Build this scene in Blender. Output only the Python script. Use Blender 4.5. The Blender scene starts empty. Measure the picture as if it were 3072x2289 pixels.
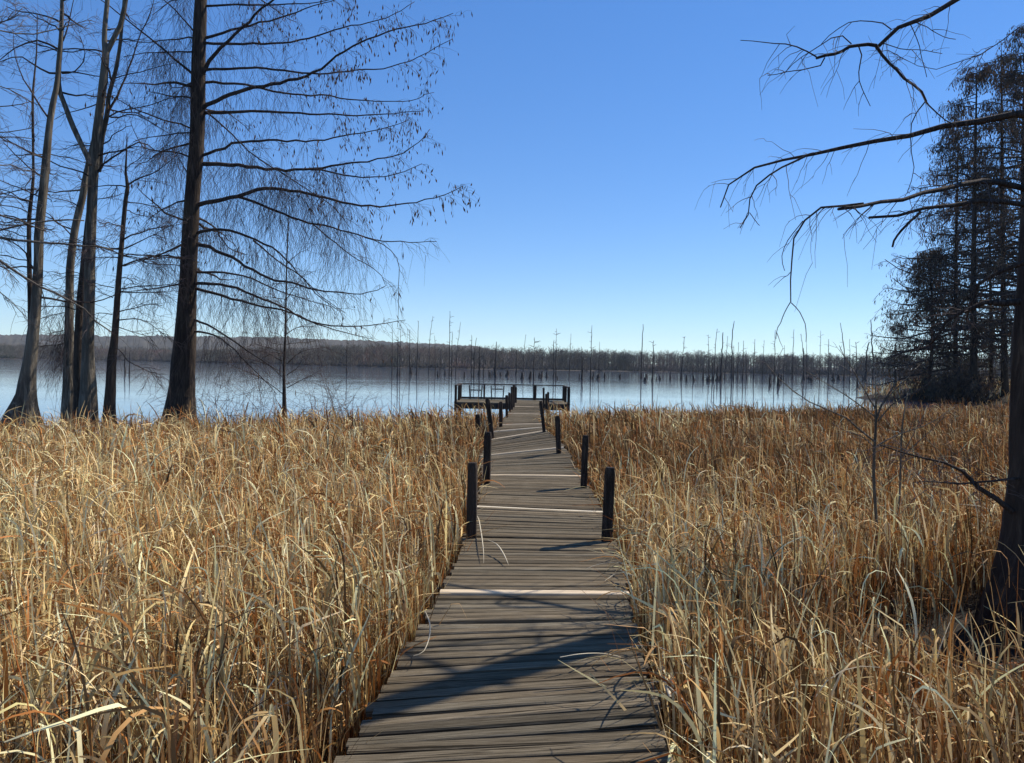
import bpy, math
import numpy as np
from mathutils import Vector, Matrix

RNG = np.random.default_rng(11)
SC = bpy.context.scene
COL = SC.collection

# ------------------------------------------------------------------ camera
W, H, F = 3072.0, 2289.0, 2310.0
CAM = np.array((0.0, 0.0, 2.4))
PITCH, ROLL = math.radians(-1.2), math.radians(1.1)
Rm = np.array((Matrix.Rotation(math.radians(90) + PITCH, 3, 'X') @ Matrix.Rotation(ROLL, 3, 'Z')))
cam = bpy.data.cameras.new('camera')
cam.sensor_width = 36.0
cam.lens = 36.0 * F / W
cam.clip_start, cam.clip_end = 0.05, 20000.0
camo = bpy.data.objects.new('camera', cam)
COL.objects.link(camo)
camo.matrix_world = Matrix.Translation(CAM) @ Matrix([list(r) for r in Rm]).to_4x4()
SC.camera = camo


def ray(px, py):
    return Rm @ np.array(((px - W / 2) / F, -(py - H / 2) / F, -1.0))


def at(px, py, d):                       # the world point at distance d (along +Y) seen at a photo position
    r = ray(px, py)
    return CAM + r * (d / r[1])


def on_z(px, py, z=0.0):
    r = ray(px, py)
    return CAM + r * ((z - CAM[2]) / r[2])


# ------------------------------------------------------------------ mesh helpers
class Geo:
    def __init__(self):
        self.V, self.Fc, self.A, self.n = [], [], {}, 0

    def add(self, V, Fc, **attrs):
        V = np.asarray(V, float).reshape(-1, 3)
        self.V.append(V)
        self.Fc.append(np.asarray(Fc, int).reshape(-1, 4) + self.n)
        self.n += len(V)
        for k, a in attrs.items():
            self.A.setdefault(k, []).append(np.asarray(a, float).reshape(len(V), -1))

    def build(self, name, mat, parent=None, smooth=True, origin=None):
        V = np.concatenate(self.V); Fc = np.concatenate(self.Fc)
        if origin is not None:
            V = V - np.asarray(origin)
        me = bpy.data.meshes.new(name)
        me.vertices.add(len(V)); me.loops.add(Fc.size); me.polygons.add(len(Fc))
        me.vertices.foreach_set('co', V.astype(np.float32).ravel())
        me.loops.foreach_set('vertex_index', Fc.astype(np.int32).ravel())
        me.polygons.foreach_set('loop_start', np.arange(0, Fc.size, 4, dtype=np.int32))
        me.polygons.foreach_set('loop_total', np.full(len(Fc), 4, dtype=np.int32))
        me.polygons.foreach_set('use_smooth', np.full(len(Fc), smooth, dtype=bool))
        for k, a in self.A.items():
            a = np.concatenate(a)
            t = {1: 'FLOAT', 3: 'FLOAT_VECTOR', 4: 'FLOAT_COLOR'}[a.shape[1]]
            at_ = me.attributes.new(k, t, 'POINT')
            at_.data.foreach_set({1: 'value', 3: 'vector', 4: 'color'}[a.shape[1]], a.astype(np.float32).ravel())
        me.materials.append(mat)
        me.update(calc_edges=True)
        o = bpy.data.objects.new(name, me)
        COL.objects.link(o)
        if origin is not None:
            o.location = origin
        if parent is not None:
            o.parent = parent
            if origin is None:
                o.location = -Vector(parent.location)
            else:
                o.location = Vector(origin) - Vector(parent.location)
        return o


def tag(o, label=None, cat=None, group=None, kind=None):
    if label: o['label'] = label
    if cat: o['category'] = cat
    if group: o['group'] = group
    if kind: o['kind'] = kind
    return o


def empty(name, loc, label, cat, group=None):
    o = bpy.data.objects.new(name, None)
    o.empty_display_size = 0.2
    COL.objects.link(o)
    o.location = loc
    return tag(o, label, cat, group)


def nrm(v):
    return v / np.maximum(np.linalg.norm(v, axis=-1, keepdims=True), 1e-9)


def smooth_line(P, n):
    """Catmull-Rom through the rows of P (any width), n points evenly spaced by length of the first three columns."""
    P = np.asarray(P, float)
    if len(P) == 2:
        t = np.linspace(0, 1, n)[:, None]
        return P[0] * (1 - t) + P[1] * t
    Q = np.vstack([2 * P[0] - P[1], P, 2 * P[-1] - P[-2]])
    out = []
    for i in range(1, len(Q) - 2):
        t = np.linspace(0, 1, 10, endpoint=False)[:, None]
        a, b, c, d = Q[i - 1], Q[i], Q[i + 1], Q[i + 2]
        out.append(0.5 * (2 * b + (c - a) * t + (2 * a - 5 * b + 4 * c - d) * t ** 2 + (3 * b - a - 3 * c + d) * t ** 3))
    out = np.vstack(out + [P[-1:]])
    s = np.r_[0, np.cumsum(np.linalg.norm(np.diff(out[:, :3], axis=0), axis=1))]
    u = np.linspace(0, s[-1], n)
    return np.stack([np.interp(u, s, out[:, k]) for k in range(out.shape[1])], 1)


def batch_tubes(g, P, R, sides=3):
    """P (N,K,3), R (N,K): N thin tubes at once."""
    N, K, _ = P.shape
    if N == 0: return
    T = np.empty_like(P)
    T[:, 1:-1] = P[:, 2:] - P[:, :-2]; T[:, 0] = P[:, 1] - P[:, 0]; T[:, -1] = P[:, -1] - P[:, -2]
    T = nrm(T)
    ref = np.array((0.31, 0.83, 0.46))
    U = nrm(np.cross(T, ref)); Vv = np.cross(T, U)
    a = np.arange(sides) / sides * 2 * math.pi
    ring = U[:, :, None] * np.cos(a)[None, None, :, None] + Vv[:, :, None] * np.sin(a)[None, None, :, None]
    V = P[:, :, None] + ring * R[:, :, None, None]
    n = np.arange(N)[:, None, None] * K * sides
    k = np.arange(K - 1)[None, :, None] * sides
    s = np.arange(sides)[None, None, :]
    s2 = (s + 1) % sides
    Fc = np.stack([n + k + s, n + k + s2, n + k + sides + s2, n + k + sides + s], -1)
    g.add(V.reshape(-1, 3), Fc.reshape(-1, 4))


def tube(g, P, R, sides=8, flute=None, rough=0.0):
    P = np.asarray(P, float); R = np.asarray(R, float)
    K = len(P)
    T = np.gradient(P, axis=0); T = nrm(T)
    u = np.cross(T[0], (0.2, 0.9, 0.1)); u /= np.linalg.norm(u)
    V = np.empty((K, sides, 3))
    a = np.arange(sides) / sides * 2 * math.pi
    ph = RNG.uniform(0, 6, 3)
    for i in range(K):
        u = u - T[i] * np.dot(u, T[i]); u /= np.linalg.norm(u)
        v = np.cross(T[i], u)
        rr = np.full(sides, R[i])
        if flute is not None:
            rr = rr * (1 + flute[i] * (0.6 * np.sin(5 * a + ph[0]) + 0.4 * np.sin(8 * a + ph[1])))
        if rough:
            rr = rr * (1 + rough * (np.sin(3 * a + ph[2] + i * .7) * .6 + RNG.normal(0, .5, sides)))
        V[i] = P[i] + np.cos(a)[:, None] * u * rr[:, None] + np.sin(a)[:, None] * v * rr[:, None]
    k = np.arange(K - 1)[:, None] * sides; s = np.arange(sides)[None]; s2 = (s + 1) % sides
    Fc = np.stack([k + s, k + s2, k + sides + s2, k + sides + s], -1)
    g.add(V.reshape(-1, 3), Fc.reshape(-1, 4))
    # close the top end with a small fan folded into quads
    if sides % 2 == 0:
        b = (K - 1) * sides
        top = [(b + 0, b + j, b + j + 1, b + j + 2) for j in range(1, sides - 2, 2)]
        g.Fc.append(np.asarray(top, int) + g.n - K * sides)


def strands(S, D, L, K, droop, wig):
    """Bent lines from starts S along unit D, lengths L, pulled down by droop: (N,K,3)."""
    N = len(S)
    t = np.linspace(0, 1, K)[None, :, None]
    L3 = np.asarray(L)[:, None, None]
    P = S[:, None] + L3 * (D[:, None] * t + np.array((0, 0, -1.0)) * np.asarray(droop).reshape(-1, 1, 1) * t ** 2)
    j = RNG.normal(0, 1, (N, K, 3)) * wig * L3
    j[:, 0] = 0
    return P + np.cumsum(j, axis=1) * 0.6


def on_lines(P, n, lo=0.0, hi=1.0, power=1.0):
    """n random spots on each of the lines P (N,K,3): positions, tangents, t, line index."""
    N, K, _ = P.shape
    idx = np.repeat(np.arange(N), n)
    t = lo + (hi - lo) * RNG.random(len(idx)) ** power
    f = t * (K - 1); i = np.minimum(f.astype(int), K - 2); w = (f - i)[:, None]
    a, b = P[idx, i], P[idx, i + 1]
    return a * (1 - w) + b * w, nrm(b - a), t, idx


def sideways(T, N):
    r = RNG.normal(0, 1, (N, 3)); r[:, 2] *= 0.45
    r = r - T * np.sum(r * T, 1, keepdims=True)
    return nrm(r)


def tufts(g, S, length, width):
    """Hanging dead leaf tufts: two crossed narrow diamonds each."""
    N = len(S)
    L = length * RNG.uniform(.5, 1.3, N); w = width * RNG.uniform(.6, 1.4, N)
    ax = nrm(np.stack([RNG.normal(0, .25, N), RNG.normal(0, .25, N), -np.ones(N)], 1))
    for k in range(2):
        s = nrm(np.cross(ax, RNG.normal(0, 1, (N, 3))))
        m = S + ax * (L * .55)[:, None]
        V = np.stack([S, m + s * w[:, None] / 2, S + ax * L[:, None], m - s * w[:, None] / 2], 1)
        Fc = np.arange(N * 4).reshape(N, 4)
        g.add(V.reshape(-1, 3), Fc)


def box(g, c, ux, uy, uz, hx, hy, hz):
    c = np.asarray(c, float); ux, uy, uz = (np.asarray(k, float) for k in (ux, uy, uz))
    V = [c + ux * hx * a + uy * hy * b + uz * hz * d for d in (-1, 1) for b in (-1, 1) for a in (-1, 1)]
    g.add(V, [(0, 2, 3, 1), (4, 5, 7, 6), (0, 1, 5, 4), (2, 6, 7, 3), (0, 4, 6, 2), (1, 3, 7, 5)])


def bar(g, a, b, w, h, up=(0, 0, 1)):
    """A square-edged timber from a to b."""
    a, b = np.asarray(a, float), np.asarray(b, float)
    t = b - a; L = np.linalg.norm(t); t /= L
    s = np.cross(t, up); s /= np.linalg.norm(s)
    u = np.cross(s, t)
    box(g, (a + b) / 2, t, s, u, L / 2, w / 2, h / 2)


def post(g, a, b, w):
    """A four-sided timber post with eased edges and a slightly worn top, a to b."""
    a, b = np.asarray(a, float), np.asarray(b, float)
    ax = (b - a) / np.linalg.norm(b - a)
    s = nrm(np.cross(ax, (0.08, 1, 0))); v = np.cross(s, ax)
    h = w / 2; c = w * 0.1
    pr = [(h - c, h), (-h + c, h), (-h, h - c), (-h, -h + c), (-h + c, -h), (h - c, -h), (h, -h + c), (h, h - c)]
    L = np.linalg.norm(b - a)
    rows = []
    for i, t in enumerate((0, .35, .7, .97, 1.0)):
        k = 1.0 if i < 4 else 0.82
        off = RNG.normal(0, w * .025, (8, 1)) if 0 < i < 4 else 0
        q = np.array([a + ax * L * t + s * x * k + v * y * k for x, y in pr])
        rows.append(q + (off * nrm(q - (a + ax * L * t)) if np.ndim(off) else 0))
    V = np.concatenate(rows)
    k = np.arange(4)[:, None] * 8; j = np.arange(8)[None]; j2 = (j + 1) % 8
    Fc = np.stack([k + j, k + j2, k + 8 + j2, k + 8 + j], -1).reshape(-1, 4).tolist()
    Fc += [(32, 33, 34, 35), (32, 35, 36, 39), (36, 37, 38, 39)]
    g.add(V, Fc)


# ------------------------------------------------------------------ materials
class Mat:
    def __init__(self, name):
        self.m = bpy.data.materials.new(name); self.m.use_nodes = True
        self.nt = self.m.node_tree; self.n = self.nt.nodes
        self.b = self.n['Principled BSDF']

    def node(self, t, **kw):
        x = self.n.new(t)
        for k, v in kw.items(): setattr(x, k, v)
        return x

    def link(self, a, b): self.nt.links.new(a, b)

    def coords(self, kind='Object', scale=(1, 1, 1), attr=None):
        mp = self.node('ShaderNodeMapping'); mp.inputs['Scale'].default_value = scale
        if attr:
            a = self.node('ShaderNodeAttribute', attribute_name=attr); self.link(a.outputs['Vector'], mp.inputs[0])
        else:
            tc = self.node('ShaderNodeTexCoord'); self.link(tc.outputs[kind], mp.inputs[0])
        return mp.outputs[0]

    def noise(self, co, scale, detail=4, rough=.55, dist=0):
        n = self.node('ShaderNodeTexNoise'); n.inputs['Scale'].default_value = scale
        n.inputs['Detail'].default_value = detail; n.inputs['Roughness'].default_value = rough
        n.inputs['Distortion'].default_value = dist
        self.link(co, n.inputs['Vector']); return n.outputs['Fac']

    def ramp(self, f, stops):
        r = self.node('ShaderNodeValToRGB'); e = r.color_ramp.elements
        while len(e) < len(stops): e.new(0.5)
        for k, (p, c) in enumerate(stops):
            e[k].position = p; e[k].color = (*c, 1) if len(c) == 3 else c
        self.link(f, r.inputs[0]); return r.outputs[0]

    def mix(self, f, a, b, mode='MIX'):
        m = self.node('ShaderNodeMix', data_type='RGBA', blend_type=mode)
        for s, v in ((m.inputs[0], f), (m.inputs[6], a), (m.inputs[7], b)):
            if isinstance(v, (int, float)): s.default_value = v
            elif isinstance(v, tuple): s.default_value = (*v, 1)
            else: self.link(v, s)
        return m.outputs[2]

    def bump(self, f, strength, dist=0.01):
        b = self.node('ShaderNodeBump'); b.inputs['Strength'].default_value = strength
        b.inputs['Distance'].default_value = dist
        self.link(f, b.inputs['Height']); self.link(b.outputs[0], self.b.inputs['Normal'])

    def base(self, c, rough=.8, spec=.3):
        if isinstance(c, tuple): self.b.inputs['Base Color'].default_value = (*c, 1)
        else: self.link(c, self.b.inputs['Base Color'])
        self.b.inputs['Roughness'].default_value = rough
        self.b.inputs['Specular IOR Level'].default_value = spec
        return self.m


def bark(name, dark, light, vs=6.0, spec=.15):
    m = Mat(name)
    co = m.coords(scale=(vs, vs, vs * .13))
    f = m.noise(co, 2.2, 6, .65, .6)
    big = m.noise(m.coords(scale=(1, 1, .5)), 0.9, 3)
    c = m.ramp(f, [(.32, tuple(k * .55 for k in dark)), (.5, dark), (.72, light)])
    c = m.mix(m.ramp(big, [(.45, (0, 0, 0)), (.7, (.6, .6, .6))]), c, tuple(k * .8 for k in light))
    m.bump(f, 1.0, .05)
    return m.base(c, .9, spec)


M_BARK = bark('bark_dark', (.042, .031, .024), (.115, .085, .06))
M_BARK_G = bark('bark_grey', (.095, .078, .058), (.30, .26, .195))
M_BRANCH = bark('branch_bark', (.05, .037, .031), (.16, .12, .095), 20)
M_PALE = bark('branch_bark_pale', (.13, .105, .08), (.40, .34, .27), 20)
M_SNAG = bark('dead_trunk', (.035, .029, .026), (.085, .07, .06), 4)
_m = Mat('twig'); M_TWIG = _m.base(_m.ramp(_m.noise(_m.coords(), 2, 2), [(.3, (.06, .044, .042)), (.7, (.13, .098, .088))]), .85, .15)
_m = Mat('twig_pale'); M_TWIGP = _m.base(_m.ramp(_m.noise(_m.coords(), 2, 2), [(.3, (.10, .08, .07)), (.7, (.26, .22, .19))]), .8, .2)
def leafy(m, amount):                     # thin leaves let some light through
    tr_ = m.node('ShaderNodeBsdfTranslucent'); m.link(m.b.inputs['Base Color'].links[0].from_socket, tr_.inputs[0])
    mx_ = m.node('ShaderNodeMixShader'); mx_.inputs[0].default_value = amount
    m.link(m.b.outputs[0], mx_.inputs[1]); m.link(tr_.outputs[0], mx_.inputs[2]); m.link(mx_.outputs[0], m.n['Material Output'].inputs[0])
    return m.m


_m = Mat('dead_leaves'); M_TUFT = _m.base(_m.ramp(_m.noise(_m.coords(), 3, 3), [(.3, (.07, .042, .025)), (.55, (.15, .082, .04)), (.75, (.22, .135, .065))]), .85, .1)
leafy(_m, .35)
_m = Mat('dead_leaves_far'); M_TUFTF = _m.base(_m.ramp(_m.noise(_m.coords(), .35, 4), [(.32, (.10, .095, .065)), (.52, (.15, .105, .072)), (.7, (.23, .13, .08))]), .85, .1)
leafy(_m, .35)
_m = Mat('bush_twigs'); M_BUSH = _m.base(_m.ramp(_m.noise(_m.coords(), .6, 3), [(.3, (.05, .042, .038)), (.7, (.10, .076, .066))]), .9, .1)


def wood(name, stops, dirt=.6, rough=.95):
    """Weathered planks: grain along the 'grain' attribute, a tint per plank."""
    m = Mat(name)
    co = m.coords(attr='grain', scale=(2.2, 85, 1))
    f = m.noise(co, 2.0, 7, .68, .35)
    fine = m.noise(m.coords(attr='grain', scale=(5, 190, 1)), 1.0, 3, .6)
    c = m.ramp(f, stops)
    crack = m.ramp(m.noise(m.coords(attr='grain', scale=(.9, 55, 1)), 1.3, 3, .5, .8), [(.345, (1, 1, 1)), (.385, (0, 0, 0))])
    c = m.mix(m.ramp(fine, [(.3, (.22, .22, .22)), (.7, (0, 0, 0))]), c, tuple(k * .4 for k in stops[0][1]))
    c = m.mix(crack, c, tuple(k * .4 for k in stops[0][1]))
    st = m.noise(m.coords(attr='grain', scale=(1.2, 5, 1)), 1.0, 4, .6)
    c = m.mix(m.ramp(st, [(.5, (0, 0, 0)), (.75, (dirt, dirt, dirt))]), c, tuple(k * .55 for k in stops[1][1]))
    a = m.node('ShaderNodeAttribute', attribute_name='tint')
    c = m.mix(1.0, c, a.outputs['Color'], 'MULTIPLY')
    h = m.node('ShaderNodeMath', operation='SUBTRACT'); m.link(f, h.inputs[0]); m.link(crack, h.inputs[1])
    m.bump(h.outputs[0], .6, .006)
    return m.base(c, rough, .06)


M_DECK = wood('weathered_planks', [(.34, (.070, .055, .035)), (.5, (.142, .115, .076)), (.66, (.26, .218, .152))])
M_NEW = wood('pale_planks', [(.25, (.50, .40, .27)), (.5, (.66, .55, .39)), (.78, (.76, .66, .49))], .15)
M_POST = bark('post_timber', (.036, .027, .021), (.10, .075, .057), 14)
M_BEAM = bark('beam_timber', (.04, .03, .024), (.09, .07, .055), 8)
M_RAIL = bark('rail_timber', (.045, .036, .03), (.12, .10, .085), 9)


def blade_mat():
    m = Mat('dry_reed')
    a = m.node('ShaderNodeAttribute', attribute_name='col')
    m.base(a.outputs['Color'], .6, .06)
    tr = m.node('ShaderNodeBsdfTranslucent'); m.link(a.outputs['Color'], tr.inputs[0])
    mx = m.node('ShaderNodeMixShader'); mx.inputs[0].default_value = .2
    m.link(m.b.outputs[0], mx.inputs[1]); m.link(tr.outputs[0], mx.inputs[2])
    m.link(mx.outputs[0], m.n['Material Output'].inputs[0])
    return m.m


M_REED = blade_mat()
_m = Mat('mud_and_litter')
_f = _m.noise(_m.coords(), 3.0, 8, .7)
_m.bump(_f, .8, .08)
M_MUD = _m.base(_m.ramp(_f, [(.3, (.012, .009, .006)), (.55, (.024, .017, .011)), (.75, (.05, .035, .021))]), .9, .2)
_m = Mat('far_shore_soil')
M_SHORE = _m.base(_m.ramp(_m.noise(_m.coords(), .05, 6, .7), [(.3, (.05, .042, .035)), (.6, (.09, .075, .06)), (.75, (.2, .17, .13))]), .95, .1)
_m = Mat('wooded_hill')
M_HILL = _m.base(_m.ramp(_m.noise(_m.coords(scale=(1, .5, 1)), .02, 9, .75), [(.3, (.045, .046, .038)), (.5, (.078, .073, .058)), (.68, (.115, .098, .076))]), .95, .05)
_m = Mat('far_wood')
_c = _m.ramp(_m.noise(_m.coords(), .022, 5, .6), [(.34, (.045, .060, .042)), (.45, (.088, .082, .066)), (.58, (.11, .095, .078)), (.68, (.145, .085, .072))])
M_FOREST = _m.base(_c, .95, .05)


def water_mat():
    m = Mat('lake_water')
    m.base((.12, .145, .185), .04, .5)
    m.b.inputs['IOR'].default_value = 1.333
    co = m.coords(scale=(.55, 1.6, 1))
    f = m.noise(co, 1.1, 4, .55, .3)
    f2 = m.noise(m.coords(scale=(.03, .09, 1)), 1.0, 3, .5)
    mul = m.node('ShaderNodeMath', operation='MULTIPLY'); m.link(f, mul.inputs[0])
    m.link(m.ramp(f2, [(.35, (.35, .35, .35)), (.7, (1, 1, 1))]), mul.inputs[1])
    m.bump(mul.outputs[0], WATER_BUMP, .06)
    return m.m


WATER_BUMP = .16
HAZE = .00010
M_WATER = water_mat()

# ------------------------------------------------------------------ light
SUN_EL, SUN_AZ = math.radians(44), math.radians(59)       # azimuth clockwise from +Y
S = Vector((math.sin(SUN_AZ) * math.cos(SUN_EL), math.cos(SUN_AZ) * math.cos(SUN_EL), math.sin(SUN_EL)))
sl = bpy.data.lights.new('sun', 'SUN'); sl.energy = 5.0; sl.angle = math.radians(.45); sl.color = (1, .925, .81)
so = bpy.data.objects.new('sun', sl); COL.objects.link(so)
so.rotation_euler = (-S).to_track_quat('-Z', 'Y').to_euler()
w = bpy.data.worlds.new('World'); SC.world = w; w.use_nodes = True
sk = w.node_tree.nodes.new('ShaderNodeTexSky'); sk.sky_type = 'NISHITA'; sk.sun_disc = False
sk.sun_elevation, sk.sun_rotation = SUN_EL, SUN_AZ
sk.altitude, sk.air_density, sk.dust_density, sk.ozone_density = 1500, .9, 0, 2.0
wn = w.node_tree.nodes                                    # a deep clear winter blue, fading less towards the horizon
gm = wn.new('ShaderNodeGamma'); gm.inputs[1].default_value = .62
hs = wn.new('ShaderNodeHueSaturation')
hs.inputs['Hue'].default_value, hs.inputs['Saturation'].default_value, hs.inputs['Value'].default_value = .512, 1.6, 1.87
mb = wn.new('ShaderNodeMix'); mb.data_type = 'RGBA'; mb.blend_type = 'MULTIPLY'; mb.inputs[0].default_value = 1; mb.inputs[7].default_value = (.90, 1.04, 1.13, 1)
for a_, b_ in ((sk.outputs[0], gm.inputs[0]), (gm.outputs[0], hs.inputs['Color']), (hs.outputs[0], mb.inputs[6]), (mb.outputs[2], wn['Background'].inputs[0])):
    w.node_tree.links.new(a_, b_)
wn['Background'].inputs[1].default_value = .12
vs = SC.view_settings
vs.view_transform, vs.look, vs.exposure, vs.gamma, vs.use_curve_mapping = 'Standard', 'None', 0.3, 1.0, False
SC.cycles.max_bounces = 6; SC.cycles.diffuse_bounces = 2; SC.cycles.glossy_bounces = 3
SC.cycles.transmission_bounces = 3; SC.cycles.volume_bounces = 0
SC.cycles.caustics_reflective = False; SC.cycles.caustics_refractive = False

# ------------------------------------------------------------------ setting: ground, water, far shore, hill
EDGE_X = np.array([-60, -22, -12, -8, -4, 0, 4, 9, 16, 24, 34, 60.])
EDGE_Y = np.array([13, 14, 16.8, 19.5, 23, 25.0, 27.5, 30, 32, 36, 44, 50.])


def reed_edge(x): return np.interp(x, EDGE_X, EDGE_Y)


def vnoise(x, y, s, seed=0):
    """cheap smooth noise from summed sines, about -1..1"""
    r = np.random.default_rng(seed); v = 0
    for k in range(6):
        a = r.uniform(0, 6.283); f = s * r.uniform(.6, 1.9)
        v = v + np.sin((x * math.cos(a) + y * math.sin(a)) * f + r.uniform(0, 6.283))
    return v / 6 * 1.6


BANK = np.array([60.0, 70.0])


def bank_height(x, y):
    q = ((x - BANK[0]) / 32.0) ** 2 + ((y - BANK[1]) / 13.0) ** 2
    return np.clip((1.0 - q) * 2.2, 0, 1) * 1.5


def ground_z(x, y):
    e = reed_edge(x) - y
    z = .12 + .05 * vnoise(x, y, 1.3, 3) - np.clip(1 - (e + .5) / 3.0, 0, 1) * 1.0
    z = np.where(np.abs(z) > 90, 0, z)
    return np.maximum(z, -.9 + bank_height(x, y) * 1.25)


gx = np.unique(np.r_[np.linspace(-30, 100, 150), -np.geomspace(30, 2600, 22), np.geomspace(100, 2600, 18)])
gy = np.unique(np.r_[np.linspace(-12, 100, 130), -np.geomspace(12, 400, 10), np.geomspace(100, 3000, 24)])
X, Y = np.meshgrid(gx, gy)
g = Geo()
nx, ny = len(gx), len(gy)
ii = (np.arange(ny - 1)[:, None] * nx + np.arange(nx - 1)[None])
g.add(np.stack([X, Y, ground_z(X, Y)], -1).reshape(-1, 3), np.stack([ii, ii + 1, ii + nx + 1, ii + nx], -1))
tag(g.build('ground', M_MUD), 'dark mud floor of the reed bed and lake shore', 'ground', kind='structure')

g = Geo()
wy0 = -399.0
g.add([(-2599, wy0, 0), (2599, wy0, 0), (2599, 2999, 0), (-2599, 2999, 0)], [(0, 1, 2, 3)])
tag(g.build('lake_water', M_WATER, smooth=False), 'calm blue lake water reflecting the sky and far shore', 'lake', kind='structure')

SHORE = np.array([on_z(x, y) for x, y in ((-2200, 1034), (-800, 1061), (0, 1076.5), (400, 1083), (800, 1093), (1200, 1103), (1600, 1110),
                                         (2000, 1116), (2600, 1129.5), (3400, 1146), (4600, 1172))])
shore = smooth_line(SHORE, 160)
away = nrm(np.stack([shore[:, 0] * .35, np.abs(shore[:, 1]), np.zeros(len(shore))], 1))
offs = [(-8, -.8), (0, .05), (5, .5), (30, 1.6), (100, 3), (250, 5), (600, 8), (1900, -2)]
g = Geo()
V = np.stack([shore + away * o + np.array((0, 0, z)) for o, z in offs])
V[1:3, :, :2] += RNG.normal(0, 1.5, V[1:3, :, :2].shape)
a, b = V.shape[:2]
ii = np.arange(a - 1)[:, None] * b + np.arange(b - 1)[None]
g.add(V.reshape(-1, 3), np.stack([ii, ii + 1, ii + b + 1, ii + b], -1))
tag(g.build('far_shore', M_SHORE), 'low pale bank of land along the far side of the lake', 'shore', kind='structure')

# hill ridge on the left, about 1.4 km away
RIDGE = np.array([(-1500, 1000), (-600, 1000), (0, 1003), (250, 1007), (500, 1010), (800, 1012), (1000, 1018), (1150, 1025), (1300, 1031), (1420, 1040),
                  (1520, 1058), (1700, 1080), (1900, 1100)])
px = np.linspace(-1500, 1900, 520)
py = np.interp(px, RIDGE[:, 0], RIDGE[:, 1])
top = np.array([at(x, y, 1450.0) for x, y in zip(px, py)])
g = Geo(); rows = []
prof = [(800, 0.0), (900, .10), (980, .2), (1060, .33), (1140, .47), (1220, .62), (1290, .76), (1350, .88), (1400, .95), (1450, 1.0), (1550, .97), (1800, .7), (2400, 0)]
for d, h in prof:
    r = top * np.array((d / 1450.0, d / 1450.0, 0))
    r[:, 2] = np.maximum(top[:, 2], 0) * h + (2.2 * vnoise(r[:, 0], r[:, 1], .06, 5) + RNG.normal(0, .9, len(r))) * (h > 0)
    rows.append(r)
V = np.stack(rows); a, b = V.shape[:2]
ii = np.arange(a - 1)[:, None] * b + np.arange(b - 1)[None]
g.add(V.reshape(-1, 3), np.stack([ii, ii + 1, ii + b + 1, ii + b], -1))
tag(g.build('hills', M_HILL), 'long low wooded ridge behind the lake on the far left', 'hills', kind='structure')


# far wood: bare trees standing in rows along the far shore, one mass
def far_wood():
    g = Geo()
    N = 7000
    u = RNG.random(N) * (len(shore) - 1.001); i = u.astype(int); f = (u - i)[:, None]
    P = shore[i] * (1 - f) + shore[i + 1] * f
    dep = RNG.random(N) ** 1.2 * 75 + 2
    P = P + away[i] * dep[:, None]; P[:, 2] = .4 + dep * .02
    pxs = P[:, 0] / P[:, 1]
    grow = 1.0 + .12 * vnoise(P[:, 0], P[:, 1], .03, 8) + .06 * RNG.normal(0, 1, N)
    Ht = (9.3 + dep * .035) * grow * np.where(pxs < -.25, .8, 1.0)
    D = np.stack([RNG.normal(0, .04, N), RNG.normal(0, .04, N), np.ones(N)], 1)
    T = strands(P, D, Ht, 5, np.zeros(N), .012)
    batch_tubes(g, T, np.stack([.26 * (1 - t * .9) * np.ones(N) for t in np.linspace(0, 1, 5)], 1), 3)
    n1 = 14
    S_, Tn, t, idx = on_lines(T, n1, .22, .97, .9)
    d = nrm(np.array((0, 0, .8)) + sideways(Tn, len(S_)) * .75)
    L = (1.1 - t) * 4.2 + .8
    B = strands(S_, d, L, 3, np.full(len(S_), .0), .05)
    batch_tubes(g, B, np.stack([.085 * np.ones(len(S_)), .06 * np.ones(len(S_)), .03 * np.ones(len(S_))], 1), 3)
    S2, T2, t2, _ = on_lines(B[::1], 2, .3, 1)
    B2 = strands(S2, nrm(T2 + sideways(T2, len(S2)) * .8), RNG.uniform(.8, 1.8, len(S2)), 2, np.zeros(len(S2)), 0)
    batch_tubes(g, B2, np.tile((.05, .025), (len(S2), 1)), 3)
    # shrub layer
    Nb = 9000
    u = RNG.random(Nb) * (len(shore) - 1.001); i = u.astype(int); f = (u - i)[:, None]
    P = shore[i] * (1 - f) + shore[i + 1] * f + away[i] * (RNG.random(Nb) ** 1.4 * 50)[:, None]; P[:, 2] = .2
    S3 = np.repeat(P, 7, 0)
    d = nrm(np.stack([RNG.normal(0, .55, len(S3)), RNG.normal(0, .55, len(S3)), np.ones(len(S3))], 1))
    B3 = strands(S3, d, RNG.uniform(1.2, 5.2, len(S3)), 3, np.full(len(S3), .12), .04)
    batch_tubes(g, B3, np.tile((.16, .15, .04), (len(S3), 1)), 3)
    return g.build('far_wood', M_FOREST, smooth=False)


tag(far_wood(), 'grey band of bare leafless woodland along the far shore', 'woodland', kind='stuff')


# ------------------------------------------------------------------ boardwalk
DECK_Z = .8
ST = [((1018, 2287), (2000, 2239)), ((1079, 2185), (1970, 2113)), ((1164, 2043), (1938, 1996)), ((1218, 1951), (1913, 1922)),
      ((1322, 1780), (1883, 1783)), ((1387, 1649), (1853, 1655)), ((1432, 1520), (1813, 1536)), ((1450, 1425), (1742, 1427)),
      ((1440, 1364), (1690, 1335)), ((1469, 1315), (1634, 1287)), ((1479, 1289), (1628, 1281)), ((1508, 1266), (1622, 1266)),
      ((1524, 1237), (1619, 1239)), ((1543, 1211), (1616, 1213)), ((1549, 1202), (1614, 1205))]
stat = []
for l, r in ST:
    mx, my = (l[0] + r[0]) / 2, (l[1] + r[1]) / 2
    d = on_z(mx, my, DECK_Z)[1]
    stat.append((d, at(*l, d), at(*r, d)))
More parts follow.
